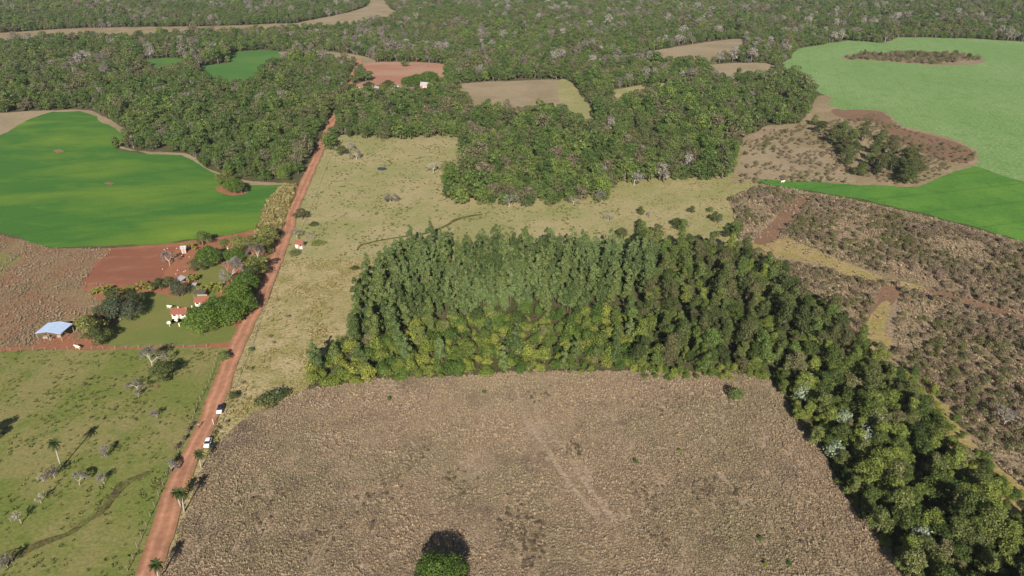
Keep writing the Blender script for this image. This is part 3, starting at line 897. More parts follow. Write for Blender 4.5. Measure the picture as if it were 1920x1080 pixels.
# --- the plantation block
def tree_loop(name, pts, n_ind, protos, smean, ssd, label_fn, cat, group_fn, parts, stuff_name, stuff_label, stuff_cat, rng=RNG, lim=(.55, 1.5)):
    s = np.clip(rng.normal(smean, ssd, len(pts)), lim[0] * smean, lim[1] * smean)
    ix = rng.integers(0, len(protos), len(pts))
    d = np.hypot(pts[:, 0], pts[:, 1])
    vis_ = in_frame(pts, 15)
    od = [i for i in np.argsort(np.where(vis_, d, 1e9)) if vis_[i]][:n_ind]
    px_, py_ = PX(pts[:, 0], pts[:, 1])
    wd = size_words(protos, ix, s)
    for i in od:
        k = s[i]
        make_tree(name, protos[ix[i]], (pts[i, 0], pts[i, 1], 0), rnd.uniform(0, 6.28), (k, k, k * rnd.uniform(.88, 1.12)), wd[i] + ' ' + label_fn(px_[i], py_[i]), cat, group_fn(px_[i], py_[i]), parts)
    rs = np.ones(len(pts), bool); rs[od] = False
    if rs.sum() and stuff_name:
        scatter(stuff_name, pts[rs], s[rs], ix[rs], protos, stuff_label, stuff_cat)


euc_px = [(650, 645), (668, 590), (700, 530), (745, 485), (790, 470), (900, 476), (1000, 478), (1165, 480), (1230, 500), (1215, 560), (1100, 590), (900, 600), (780, 615), (730, 640), (700, 655)]
ep = grid_pts(RNG, pxpoly(euc_px), 3.7, .45)
tree_loop('eucalyptus_tree', ep, 300, EUC, .95, .2, lambda x, y: 'grey green eucalyptus ' + ('on the road side of the plantation' if x < 740 else 'in the back rows by the pale pasture' if y < 505 else 'in the front rows above the undergrowth' if y > 575 else 'beside the dark trees of the plantation' if x > 1090 else 'in the middle of the plantation'), 'tree', lambda x, y: 'eucalyptus trees of the plantation', ('trunk', 'crown'),
          'eucalyptus_stand', 'back rows of the grey green eucalyptus plantation', 'plantation')
front_px = [(560, 738), (590, 690), (650, 648), (700, 655), (780, 615), (900, 600), (1100, 590), (1180, 590), (1190, 700), (1000, 702), (860, 712), (700, 718), (620, 728)]
front = pxpoly(front_px)
up_ = grid_pts(RNG, front, 3.5, .5)
tree_loop('undergrowth_shrub', up_, 300, UNDER, .9, .3, lambda x, y: 'yellow green shrub ' + ('at the roadside end of the plantation front' if x < 680 else 'on the edge of the dry field' if y > 690 else 'at the feet of the eucalyptus rows' if y < 630 else 'within the plantation undergrowth'), 'shrub', lambda x, y: 'yellow green shrubs in front of the plantation', ('stems', 'foliage'),
          'undergrowth', 'yellow green undergrowth deeper in the plantation', 'undergrowth')
mp_ = grid_pts(RNG, front, 7.2, .55)
mixed = list(mp_)
for i, q in enumerate(mp_):
    k = rnd.random()
    pr, nm = (rnd.choice(EUC), 'eucalyptus_tree') if k < .45 else (rnd.choice(BELT), 'broadleaf_tree')
    s = rnd.uniform(.5, .95)
    make_tree(nm, pr, (q[0], q[1], 0), rnd.uniform(0, 6.28), (s * 1.1, s * 1.1, s),
              ('low ' if s < .63 else 'tall ' if s > .8 else 'middling ') + ('eucalyptus' if nm[0] == 'e' else 'round leafy tree') + ' rising out of the yellow green undergrowth ' + (lambda a, b: 'by the road side' if a < 690 else 'at the dry field edge' if b > 680 else 'close to the eucalyptus rows')(*PX(q[0], q[1])), 'tree',
              'eucalyptus trees in the undergrowth' if nm[0] == 'e' else 'leafy trees in the undergrowth')
# dark trees at the right half of the block
dark_px = [(1180, 590), (1215, 560), (1230, 500), (1165, 482), (1200, 455), (1300, 470), (1400, 480), (1480, 530), (1560, 590), (1620, 650), (1560, 700), (1440, 705), (1300, 700), (1190, 700)]
dp = grid_pts(RNG, pxpoly(dark_px), 3.8, .5)
tree_loop('dark_tree', dp, 300, DARK + BELT[:3], .8, .24, lambda x, y: 'broadleaved plantation tree ' + ('facing the dry field' if y > 665 else 'facing the fallow land' if x > 1400 + (y - 470) * 1.0 else 'backing onto the tan clearing' if y < 505 else 'next to the eucalyptus rows' if x < 1260 else 'inside the dark part of the plantation'), 'tree', lambda x, y: 'dark olive trees of the plantation block', ('trunk', 'crown'),
          'dark_tree_stand', 'dark olive trees deeper in the plantation block', 'woodland')
# the strip of woodland running down the right side
belt_px = [(1440, 708), (1560, 700), (1620, 655), (1662, 692), (1728, 760), (1785, 835), (1900, 955), (2040, 1110), (2130, 1250), (1790, 1250), (1690, 1085), (1655, 1030), (1585, 930), (1520, 825), (1480, 770)]
bp_ = grid_pts(RNG, pxpoly(belt_px), 3.5, .55)
tree_loop('broadleaf_tree', bp_, 300, BELT, .76, .27, lambda x, y: 'leafy tree of the woodland strip ' + ('facing the dry field' if x < 1480 + (y - 770) * .72 + 55 else 'facing the fallow land' if x > 1655 + (y - 695) * .86 - 60 else 'in the middle of the strip'), 'tree', lambda x, y: 'leafy trees of the woodland strip', ('trunk', 'crown'),
          'woodland_strip', 'more leafy trees of the woodland strip', 'woodland')
edge_px = [(1690, 700), (1730, 705), (1775, 765), (1830, 842), (1925, 940), (2060, 1080), (2040, 1110), (1900, 965), (1790, 850), (1720, 775)]
eb = grid_pts(RNG, pxpoly(edge_px), 3.0, .5)
tree_loop('edge_shrub', eb, 200, UNDER, .5, .16, lambda x, y: 'yellow green shrub between woodland strip and fallow land', 'shrub', lambda x, y: 'shrubs on the outer edge of the woodland strip', ('stems', 'foliage'), 'edge_shrubs', 'more shrubs on the outer edge of the woodland strip', 'shrubs')
fr = grid_pts(RNG, pxpoly([(1180, 690), (1300, 692), (1440, 694), (1462, 716), (1440, 716), (1300, 712), (1180, 712)]), 2.3, .5)
tree_loop('front_shrub', fr, 200, UNDER, .5, .16, lambda x, y: 'bright green shrub in front of the broadleaved plantation trees', 'shrub', lambda x, y: 'shrubs before the dark olive trees', ('stems', 'foliage'), None, '', '')
bu = grid_pts(RNG, pxpoly(belt_px), 4.2)
tree_loop('woodland_shrub', bu, 200, UNDER, .62, .15, lambda x, y: 'bright green shrub of the woodland strip ' + ('facing the dry field' if x < 1480 + (y - 770) * .72 + 55 else 'facing the fallow land' if x > 1655 + (y - 695) * .86 - 60 else 'between its trees'), 'shrub', lambda x, y: 'shrubs of the woodland strip', ('stems', 'foliage'),
          'woodland_shrubs', 'shrubs filling the woodland strip', 'shrubs')
for (x, y) in [(1548, 762), (1620, 742), (1500, 745), (1575, 790), (1630, 790), (1525, 715), (1615, 830), (1560, 850), (1720, 1010), (1640, 800)]:
    q = G(x, y + 12)
    s = rnd.uniform(1.15, 1.5)
    make_tree('silvery_shrub', rnd.choice(PALE), (*q, 0), rnd.uniform(0, 6), (s, s, s * .9), 'pale silvery leaved shrub in the woodland strip', 'shrub', 'pale silvery shrubs of the woodland strip', ('stems', 'foliage'))
for (x, y) in [(1722, 770), (1900, 1010), (1880, 800)]:
    q = G(x, y)
    make_tree('bare_tree', rnd.choice(BARE), (*q, 0), rnd.uniform(0, 6), (.8, .8, .8), 'bare grey tree at the outer edge of the woodland strip', 'tree', 'bare trees by the woodland strip', ('trunk', 'twigs'))

# --- fallow scrub
def scrub_region(px, spacing, n_ind, label, group, stuff_label, excl=(), scale=1.0):
    p = grid_pts(RNG, pxpoly(px), spacing)
    for e in excl:
        p = p[~inside(pxpoly(e), p)]
    dn = np.array([mnoise.noise(Vector((a / 18, b / 18, 5))) for a, b in p])
    p = p[RNG.random(len(p)) < np.clip(.62 + dn * 1.3, .06, 1)]
    tree_loop('scrub_bush', p, n_ind, SCRUB, scale, .3 * scale, lambda x, y: label + ('' if 'fallow' not in label else ' near the rust brown strip' if abs(y - 550 - (x - 1740) * .29) < 60 and x > 1700 else ' beside the woodland strip' if x < 1655 + (y - 695) * .86 + 130 else ' away from the woodland strip'), 'bush', lambda x, y: group, ('stems', 'foliage'), 'scrub', stuff_label, 'scrub')


brk = [[(1395, 470), (1400, 452), (1480, 448), (1600, 498), (1735, 535), (1735, 548), (1600, 522), (1430, 482)], [(1410, 455), (1475, 385), (1500, 372), (1520, 374), (1455, 452)],
       [(1605, 650), (1650, 540), (1692, 540), (1672, 655)], [(1735, 542), (1920, 592), (2300, 700), (2300, 725), (1920, 606), (1740, 552)]]
scrub_region([(1368, 375), (1425, 350), (1600, 382), (1920, 462), (2400, 600), (2400, 1250), (2120, 1110), (1930, 920), (1800, 800), (1745, 730), (1650, 660), (1560, 570), (1480, 515), (1400, 465)], 2.0, 300,
             'brownish bush on the fallow land', 'bushes of the fallow land', 'many low brown and olive bushes covering the fallow land', brk, scale=1.0)
scrub_region([(1385, 345), (1390, 265), (1440, 240), (1540, 232), (1640, 215), (1690, 240), (1835, 290), (1815, 312), (1720, 348), (1560, 343)], 3.6, 60,
             'low bush on the dry scrub land beside the pale crop', 'bushes of the scrub land', 'bushes dotting the dry scrub land', scale=.95)
scrub_region([(1580, 108), (1605, 102), (1710, 98), (1800, 102), (1844, 113), (1750, 121), (1640, 114)], 3.0, 40, 'low bush on the scrub island in the pale crop', 'bushes of the scrub island', 'bushes covering the scrub island', scale=1.5)
for (x, y) in [(rnd.uniform(1555, 1730), 0) for _ in range(34)] + [(1560, 262), (1580, 275), (1600, 290), (1640, 290), (1660, 310), (1690, 325), (1620, 265), (1650, 265), (1540, 250), (1590, 310), (1700, 345), (1640, 330), (1610, 330), (1470, 232), (1530, 235), (1670, 280)]:
    if y == 0: y = 262 + (x - 1555) * .42 + rnd.uniform(-22, 26)
    q = G(x + rnd.uniform(-6, 6), y)
    s = rnd.uniform(.85, 1.5)
    make_tree('clump_tree', rnd.choice(DARK), (*q, 0), rnd.uniform(0, 6), (s * 1.2, s * 1.2, s * .8), ('small ' if s < .9 else 'large ' if s > 1.1 else 'middling ') + 'dark tree ' + ('near the woods end' if x < 1610 else 'near the green crop end' if x > 1670 else 'in the middle') + ' of the scrub land clump', 'tree', 'tree clump on the scrub land')
for (x, y) in [(1720, 108), (1790, 104), (1600, 112), (1650, 108), (1708, 106), (1735, 110), (1620, 107), (1765, 112), (1690, 112), (1815, 110)]:
    q = G(x, y)
    make_tree('dark_tree', rnd.choice(DARK), (*q, 0), 1.0, (1, 1, .7), 'small dark tree on the scrub island in the pale crop', 'tree', 'trees of the scrub island')
for k_ in range(46):
    x, y = rnd.uniform(1160, 1400), rnd.uniform(392, 472)
    if y < 415 and (x - 1170) % 120 > 60: continue
    q = G(x, y + 6)
    s = rnd.uniform(.4, .85)
    if rnd.random() < .22:
        make_tree('bare_tree', rnd.choice(BARE), (*q, 0), rnd.uniform(0, 6), (s * .8, s * .8, s * .7), 'bare grey tree in the tan grass clearing behind the plantation', 'tree', 'bare trees of the tan clearing', ('trunk', 'twigs'))
    else:
        make_tree('clearing_tree', rnd.choice(DARK), (*q, 0), rnd.uniform(0, 6), (s * 1.35, s * 1.35, s * .8), ('small' if s < .6 else 'larger') + ' dark tree in the tan grass clearing behind the plantation', 'tree', 'dark trees of the tan clearing')

# --- grass
def tufts(name, key, spacing, protos, smin, smax, label, z=.0, thin=None, excl_road=2.75, view=60, tracks=(), clear=()):
    p = grid_pts(RNG, POLYS[key], spacing)
    for c in clear:
        p = p[~inside(pxpoly(c), p) | (RNG.random(len(p)) < .12)]
    for tk in tracks:
        T = [G(*q) for q in tk]
        for a, b in zip(T, T[1:]):
            for t in np.linspace(0, 1, 60):
                cx, cy = a[0] + (b[0] - a[0]) * t, a[1] + (b[1] - a[1]) * t
                p = p[(np.hypot(p[:, 0] - cx, p[:, 1] - cy) > .8) | (RNG.random(len(p)) < .12)]
    p = p[in_frame(p, view)]
    p = p[road_dist(p) > excl_road]
    if thin:
        dn = np.array([mnoise.noise(Vector((a / thin[0], b / thin[0], 2.2))) + .5 * mnoise.noise(Vector((a / thin[0] * 3, b / thin[0] * 3, 8.2))) for a, b in p])
        p = p[RNG.random(len(p)) < np.clip(thin[1] + dn * thin[2], 0, 1)]
    dn = np.array([mnoise.noise(Vector((a / 7, b / 7, 4.4))) + .9 * mnoise.noise(Vector((a / 2.1, b / 2.1, 7.4))) for a, b in p])
    s = RNG.uniform(smin, smax, len(p)) * np.clip(1 + .55 * dn, .35, 2)
    print(name, len(p))
    scatter(name, p, np.column_stack([s * 1.15, s * 1.15, s]), RNG.integers(0, len(protos), len(p)), protos, label, 'grass', z=z, tilt=.12)


tufts('dry_grass', 'dry_field', .55, TUFT, .34, .72, 'thick brown dry grass tussocks covering the fallow field', .06, (3.0, .82, .75), tracks=([(965, 715), (985, 790), (1030, 850), (1065, 905), (1120, 975)], [(985, 715), (1012, 790), (1065, 850), (1095, 905), (1150, 975)], [(1075, 840), (1110, 905)], [(1350, 890), (1385, 930), (1400, 950)]))
bc = []
for (x, y, w, n) in [(985, 985, 3.6, 60), (995, 1045, 2.0, 22), (960, 1000, 2.0, 20), (1212, 928, 2.6, 24), (1230, 992, 2.2, 18), (1320, 912, 2.0, 16), (1380, 925, 1.5, 14), (700, 945, 4.0, 30), (860, 905, 3.0, 20), (780, 870, 2.5, 16), (1075, 845, 1.6, 14), (1500, 1010, 3.0, 20), (600, 1010, 3.5, 24), (1240, 760, 4.0, 22), (1010, 742, 2.4, 14), (480, 960, 3.0, 18)]:
    q = G(x, y)
    bc.append(np.column_stack([RNG.normal(q[0], w * .75, n), RNG.normal(q[1], w, n)]))
bc = np.concatenate(bc)
scatter('dry_brush', bc, np.column_stack([RNG.uniform(.35, .65, len(bc))] * 2 + [RNG.uniform(.25, .5, len(bc))]), RNG.integers(0, 4, len(bc)), BRUSH, 'dark brown brush patches in the dry field', 'brush', z=.02)
tufts('verge_grass', 'roadside', .9, TUFT_T, .3, .75, 'tan and yellow grass tufts along the red road', .03, (11, .35, .9))
tufts('pasture_grass', 'west_pasture', 1.3, TUFT_G, .5, .95, 'short green grass tufts in the west pasture', .01, (8, .25, .7))
tufts('pasture_grass', 'mid_pasture', 1.7, TUFT_G, .6, 1.2, 'short grass tufts in the pale pasture', .02, (10, .2, .7))
tufts('stubble_grass', 'stubble', .9, TUFT, .3, .65, 'dry brown grass tufts in the stubble field', .07, (12, .45, .8))
tufts('cane_grass', 'cane', .8, TUFT_T + TUFT_G, 1.3, 2.3, 'tall tan cane along the red road', .1)
tufts('fallow_grass', 'fallow', 1.05, TUFT, .5, 1.0, 'dry brown grass between the fallow land bushes', .14, (9, .62, .6), clear=brk + [[(1715, 690), (1745, 700), (1830, 835), (1935, 930), (1900, 960), (1780, 850)]])
tufts('clearing_grass', 'clearing', 1.4, TUFT_T, .5, .9, 'rough tan grass tufts of the clearing', .02, (8, .25, .6))

# ------------------------------------------------------------------ single trees, palms, bananas
def dome_tree(seed, h, rad, n, size, mat):
    """dense round-headed tree: lobes spread evenly over a dome down to the ground"""
    rng = np.random.default_rng(seed)
    lobes = [(0, 0, h * .48, rad * .78, rad * .78, h * .42)]
    m_ = 34
    for i in range(m_):
        z = 1 - 1.55 * (i + .5) / m_
        a = i * 2.39996 + rng.uniform(-.25, .25)
        k = math.sqrt(1 - min(1, z * z))
        lr = rad * rng.uniform(.20, .30)
        q = rng.uniform(.74, .86)
        lobes.append((math.cos(a) * rad * q * k, math.sin(a) * rad * q * k, h * .48 + z * h * .42 * rng.uniform(.85, 1.0), lr, lr, lr * .8))
    V, val = leaf_cloud(rng, lobes, n, size)
    V[:, :, 2] = np.maximum(V[:, :, 2], .05)
    return trunk_mesh(rng, 'dome_trunk', h * .6, .3, [l[:3] for l in lobes[1:9]], M['bark']), cloud_mesh('dome_crown', V, val, M[mat])


DENSE = [dome_tree(900 + i, h, r_, 7500, .36, 'leaf_mango') for i, (h, r_) in enumerate([(8, 5.4), (7, 4.6), (7.5, 5.0)])]
OLIVE = [broadleaf(930 + i, h, r_, 3200, .38, 'leaf_olive', .8, 9, low=.12) for i, (h, r_) in enumerate([(6, 4.0), (7, 3.6)])]
SHADE = [broadleaf(950 + i, h, r_, 3000, .40, 'leaf_dark', .8, 9, low=.15) for i, (h, r_) in enumerate([(7, 4.0), (6.5, 3.6), (8, 4.2)])]
GREYG = [broadleaf(970 + i, h, r_, 3000, .40, 'leaf_grey', .8, 9, low=.15) for i, (h, r_) in enumerate([(8, 4.6), (7, 4.0)])]
SPARSE = [bare_tree(520 + i, h, s, depth=5, tw=.034, tn=13) for i, (h, s) in enumerate([(9, 1.05), (7, 1.1), (5, 1.0)])]
DEAD = [bare_tree(540 + i, h, s, depth=3, mat='pale_bark') for i, (h, s) in enumerate([(4.2, 1.0), (4.8, .9), (3.6, 1.1)])]
PH = {'DENSE': (DENSE, 7.5, 5.0), 'OLIVE': (OLIVE, 6.5, 3.8), 'SHADE': (SHADE, 7.2, 3.9), 'GREYG': (GREYG, 7.5, 4.3), 'SPARSE': (SPARSE[:2], 8, 4.2), 'BARE': (BARE, 7.5, 3.4)}
TREE_I = [0]


def extent(pt):
    co = np.empty(len(pt[1].vertices) * 3, dtype=np.float32)
    pt[1].vertices.foreach_get('co', co)
    co = co.reshape(-1, 3)
    return float(np.percentile(np.hypot(co[:, 0], co[:, 1]), 93)), float(np.percentile(co[:, 2], 99))



def crown_tree(cx, cy, r_, h, kind, label, group=None, cat='tree', name=None):
    protos, ph, pr = PH[kind]
    hc = h * .55
    q = G(cx, cy, hc)
    TREE_I[0] += 1
    pt = protos[TREE_I[0] % len(protos)]
    er, eh = extent(pt)
    k = r_ / er
    nm = name or {'DENSE': 'mango_tree', 'OLIVE': 'olive_green_tree', 'SHADE': 'shade_tree', 'GREYG': 'grey_green_tree', 'SPARSE': 'bare_tree', 'BARE': 'bare_tree'}[kind]
    return make_tree(nm, pt, (q[0], q[1], 0), TREE_I[0] * 1.3, (k, k, h / eh), label, cat, group, ('trunk', 'twigs') if kind in ('SPARSE', 'BARE') else ('trunk', 'crown'))


for a in [
    (390, 480, 5.0, 7.5, 'DENSE', 'big bright green tree between the sheds of the homestead'),
    (378, 446, 3.4, 6.5, 'SHADE', 'dark olive tree on red soil at the corner of the green crop'),
    (420, 457, 2.4, 4.5, 'SHADE', 'small dark tree beside the blue tarp shelter'),
    (447, 455, 4.0, 5.6, 'OLIVE', 'low pale olive tree behind the homestead by the cane'),
    (466, 455, 3.0, 4.8, 'OLIVE', 'pale olive tree next to the tall cane strip'),
    (503, 437, 4.6, 8.0, 'OLIVE', 'tall olive tree at the roadside end of the cane strip'),
    (494, 458, 4.2, 7.5, 'OLIVE', 'olive tree on the road edge below the cane strip'),
    (484, 474, 4.4, 8.5, 'SPARSE', 'bare grey tree on the road edge by the homestead'),
    (478, 498, 4.6, 8.5, 'OLIVE', 'green tree on the road edge beside the big bare tree'),
    (471, 515, 4.0, 7.5, 'SHADE', 'darker tree under the roadside trees of the homestead'),
    (460, 530, 4.6, 8.0, 'DENSE', 'rounded mid green tree on the road edge of the homestead'),
    (446, 552, 4.8, 8.0, 'DENSE', 'dense green tree behind the mango trees by the road'),
    (452, 567, 4.8, 8.0, 'DENSE', 'dense green tree whose shadow falls onto the red road'),
    (426, 585, 5.4, 8.0, 'DENSE', 'dense round mango tree at the corner of the red driveway'),
    (380, 596, 6.0, 8.5, 'DENSE', 'largest dense round mango tree beside the porch house'),
    (406, 577, 4.8, 7.5, 'DENSE', 'dense green tree beside the white walled house'),
    (430, 504, 6.2, 10.0, 'SPARSE', 'huge bare grey tree in the middle of the homestead'),
    (440, 478, 4.0, 6.0, 'DENSE', 'green tree in front of the half hidden red roof'),
    (315, 484, 3.2, 6.0, 'SPARSE', 'bare grey tree at the edge of the ploughed red plot'),
    (367, 496, 3.0, 5.0, 'SHADE', 'dark tree behind the banana plants of the yard'),
    (380, 493, 3.2, 5.0, 'SHADE', 'purplish dark tree below the big bright green tree'),
    (331, 541, 3.4, 6.0, 'GREYG', 'grey green tree at the top corner of the lawn'),
    (316, 530, 2.6, 5.0, 'SHADE', 'dark tree behind the grey roofed shed'),
    (298, 533, 2.6, 4.5, 'SHADE', 'small dark tree at the end of the banana row'),
    (212, 558, 3.6, 6.5, 'SHADE', 'dark tree of the clump behind the banana row'),
    (247, 560, 3.6, 6.5, 'SHADE', 'dark tree between banana row and lawn'),
    (210, 580, 4.8, 8.0, 'GREYG', 'tall grey green tree in the clump beside the lawn'),
    (240, 582, 4.2, 7.0, 'GREYG', 'grey green tree whose shadow lies on the lawn'),
    (190, 588, 3.4, 6.0, 'SHADE', 'dark tree at the back of the clump near the stubble'),
    (165, 612, 5.0, 8.0, 'OLIVE', 'broad olive green tree beside the open blue roofed shed'),
    (182, 628, 3.6, 6.5, 'SHADE', 'dark tree at the lawn corner by the pasture fence'),
    (302, 697, 4.0, 6.0, 'SHADE', 'leafy dark green tree in the west pasture'),
    (280, 672, 4.4, 6.5, 'SPARSE', 'large bare grey tree in the pasture below the lawn fence'),
    (256, 722, 2.8, 4.0, 'BARE', 'bare tree beside the leafy tree of the west pasture'),
    (438, 347, 4.8, 7.5, 'DENSE', 'rounded tree of the clump standing in the green crop'),
    (421, 334, 4.4, 8.0, 'OLIVE', 'taller olive tree of the clump standing in the green crop'),
    (452, 352, 3.0, 5.5, 'SHADE', 'dark small tree of the clump standing in the green crop'),
    (565, 401, 3.6, 5.0, 'SHADE', 'flat dark tree on the east edge of the red road'),
    (556, 437, 2.4, 4.5, 'BARE', 'small bare tree near the red roofed roadside hut'),
    (420, 667, 1.9, 3.0, 'SHADE', 'small round tree where the lawn fence meets the road'),
    (640, 282, 4.0, 5.5, 'SHADE', 'dark tree at the top corner of the pale pasture'),
    (668, 290, 3.8, 5.5, 'BARE', 'grey bare tree at the top corner of the pale pasture'),
    (655, 275, 3.8, 5.5, 'BARE', 'grey bare tree between road and pale pasture top'),
    (730, 370, 4.6, 4.6, 'SPARSE', 'wide bare grey shrub alone in the pale pasture'),
    (865, 357, 5.2, 7.0, 'SPARSE', 'wide bare grey tree at the wood corner of the pale pasture'),
    (890, 345, 4.2, 7.0, 'BARE', 'bare grey tree behind the wide bare tree of the wood corner'),
    (955, 375, 4.2, 6.0, 'BARE', 'bare grey tree in front of the wood beside the stream'),
    (1075, 376, 3.0, 4.0, 'BARE', 'small bare grey tree at the wood edge over the pasture'),
    (1130, 366, 5.0, 6.0, 'SPARSE', 'pale bare tree at the right end of the pasture wood'),
    (1190, 335, 5.0, 7.0, 'SPARSE', 'large bare grey tree at the wood edge by the tan clearing'),
    (1140, 407, 2.4, 3.0, 'BARE', 'tiny bare shrub at the right side of the pale pasture'),
    (884, 278, 4.0, 6.0, 'SPARSE', 'bare grey tree at the top right corner of the pale pasture'),
]:
    crown_tree(*a)
# bushes
BUSH = [bush(770 + i, 3.6, 4.2, 2600, .34, 'leaf_belt', 11) for i in range(2)]
BUSHD = [bush(780 + i, 2.6, 2.0, 1200, .26, 'leaf_dark', 7) for i in range(2)]


def place_bush(cx, cy, pt, sc, label, group=None, name='bush'):
    q = G(cx, cy, .8)
    return make_tree(name, pt, (q[0], q[1], 0), cx * .1, sc, label, 'bush', group, ('stems', 'foliage'))


place_bush(510, 752, BUSHD[1], (2.3, 1.7, 1.6), 'large rounded dark green bush at the corner of the dry field')
place_bush(522, 748, PALE[0], (.55, .55, .75), 'pale silvery shrub growing in the large bush by the dry field')
place_bush(1376, 747, BUSHD[0], (1.25, 1.25, 1.7), 'lone dark green bush standing in the dry field')
place_bush(665, 503, BUSHD[1], (.9, .9, .7), 'small dark bush on the pale grass beside the plantation')
place_bush(437, 744, BUSHD[0], (.8, .8, .9), 'dark bush on the tan grass near the blue car')
place_bush(470, 655, BUSHD[1], (.5, .5, .6), 'tiny dark bush on the rough grass strip')
place_bush(597, 455, BUSH[1], (.8, .65, .45), 'low spreading green bush beside the roadside hut')
place_bush(553, 474, BUSH[0], (.8, .6, .5), 'low green bush at the end of the pale pasture')
place_bush(590, 420, BUSH[1], (.5, .5, .45), 'light green bush below the flat dark roadside tree')
for i, (x, y) in enumerate([(742, 402), (720, 430), (703, 459), (767, 291), (777, 341), (850, 300), (749, 388), (690, 395)]):
    place_bush(x, y, SCRUB[i % 4], (.55, .55, .55), 'tiny dark shrub in the open pale pasture', 'tiny shrubs of the pale pasture', 'pasture_shrub')
for i in range(26):
    x, y = rnd.uniform(150, 400), rnd.uniform(700, 800)
    if y > 800 - (x - 340): continue
    place_bush(x, y, SCRUB[i % 4], (.45, .45, .4), 'low green weed clump in the west pasture', 'weed clumps of the west pasture', 'weed_clump')
for i, (x, y) in enumerate([(328, 842), (335, 832), (345, 822), (330, 855), (322, 868), (318, 880), (352, 806), (358, 796)]):
    place_bush(x, y, SCRUB[(i + 1) % 4], (.7, .7, .9), 'brownish shrub growing along the road fence', 'shrubs along the road fence', 'fence_shrub')
for i, (x, y) in enumerate([(540, 592), (513, 640), (470, 690), (455, 715), (505, 630), (520, 560), (425, 790), (408, 800), (400, 812)]):
    place_bush(x, y, SCRUB[(i + 1) % 4], (.7, .7, .6), 'small shrub on the rough grass east of the road', 'small shrubs of the roadside strip', 'verge_shrub')
for i, (x, y) in enumerate([(1426, 1008), (1436, 1058), (1480, 1055), (1192, 866), (1276, 845), (730, 747), (908, 733)]):
    place_bush(x, y, UNDER[i % 4], (.32, .32, .35), 'small fresh green shrub in the brown dry grass', 'green shrubs in the dry field', 'field_shrub')

# the tree below the camera
make_tree('mango_tree', dome_tree(991, 8.6, 5.5, 16000, .26, 'leaf_mango'), (-14.4, 93.6, 0), .6, (1.02, 1.02, 1.0), 'dense round green tree standing alone in the near dry field', 'tree', None)
# bare and sparse trees of the west pasture: trunk foot pixels
for i, (x, y, h, pt, lab) in enumerate([
    (295, 783, 3.6, 'S', 'bare grey tree standing alone near the pasture weeds'),
    (197, 855, 4.0, 'S', 'bare pale tree with a bushy shadow above the gully'),
    (150, 909, 4.4, 'S', 'widest bare pale tree between palm and gully'),
    (196, 908, 3.8, 'S', 'small bare tree beside the widest bare tree'),
    (103, 896, 4.4, 'S', 'bare pale tree at the foot of the tall palm'),
    (82, 902, 3.4, 'D', 'small dead tree left of the palm foot'),
    (77, 943, 3.6, 'D', 'dead pale tree with straight upright branches in the pasture'),
    (41, 981, 3.8, 'D', 'leaning dead pale tree above the dark gully'),
    (14, 1063, 4.4, 'S', 'bare tree at the dark end of the gully'),
    (322, 884, 4.0, 'S', 'bare tree on the fence line beside the red road'),
    (260, 745, 3.0, 'S', 'bare little tree below the leafy pasture tree')]):
    q = G(x, y)
    proto = DEAD[i % 3] if pt == 'D' else SPARSE[2]
    k = h / (4.2 if pt == 'D' else 5.4)
    make_tree('bare_tree', proto, (*q, 0), i * 1.7, (k, k, k), lab, 'tree', None, ('trunk', 'twigs'))
make_tree('shade_tree', SHADE[1], (-137.5, 139.0, 0), 1.0, (.85, .85, .85), 'leafy tree at the west side of the pasture casting a dark shadow', 'tree', None)
q = G(813, 324)
make_tree('dead_tree', DEAD[1], (*q, 0), .4, (2.0, 2.0, 1.7), 'tall white dead tree in the pale pasture', 'tree', None, ('trunk', 'twigs'))


def frond_mesh(seed, ln, wid, droop, mat):
    rng = random.Random(seed)
    mb = MB()
    n = 11
    pts = []
    for i in range(n):
        t = i / (n - 1)
        pts.append(Vector((ln * t * (1 - .18 * t), 0, ln * (.42 * t - droop * t * t))))
    mb.tube(pts, [.045 * (1 - .8 * i / n) + .008 for i in range(n)], 4, .6)
    for i in range(1, n):
        w = wid * math.sin(math.pi * min(1, (i / n) * .85 + .12))
        for s in (-1, 1):
            for k in (0, .5):
                p = pts[i].lerp(pts[i - 1], k)
                e = p + Vector((.28 * w, s * w, -.35 * w * rng.uniform(.6, 1.4)))
                mb.add([p + Vector((-.09, 0, 0)), p + Vector((.09, 0, 0)), e], [(0, 1, 2)], rng.random())
    return mb.mesh('frond', M[mat])


FROND = [frond_mesh(i, 2.3, .6, d, 'leaf_palm') for i, d in enumerate((.55, .85, 1.15))]


def palm(px, py, h, label, loc=None, sc=.8, lean=(.2, .1)):
    q = loc or G(px, py)
    r = empty('palm_tree', (q[0], q[1], 0))
    tag(r, label, 'palm')
    mb = MB()
    top = Vector((lean[0], lean[1], h))
    mb.tube([(0, 0, -.2), top * .3 + Vector((-.08, 0, 0)), top * .65, top], [.24, .17, .15, .13], 8)
    link('trunk', mb.mesh('palm_trunk', M['pale_bark'], True), r)
    for i in range(18):
        f = link('frond', FROND[i % 3], r)
        f.location = top - Vector((0, 0, .05))
        f.rotation_euler = (rnd.uniform(-.2, .2), (-.75 if i % 3 == 0 else -.1 if i % 3 == 1 else .25) + rnd.uniform(-.15, .15), i * 2.4)
        f.scale = (sc, sc, sc)
    return r


palm(116, 877, 7.6, 'tall pale trunked palm standing in the west pasture', lean=(.15, .3))
palm(378, 878, 4.6, 'short palm beside the red road next to the white car', sc=.7)
palm(346, 960, 5.6, 'palm with a long shadow on the edge of the dry field', sc=.75, lean=(.4, .3))
palm(340, 950, 4.2, 'lower palm growing against the palm on the dry field edge', sc=.7, lean=(-.3, .1))
palm(300, 1090, 4.8, 'palm at the road bend casting its shadow on the verge', sc=.75)


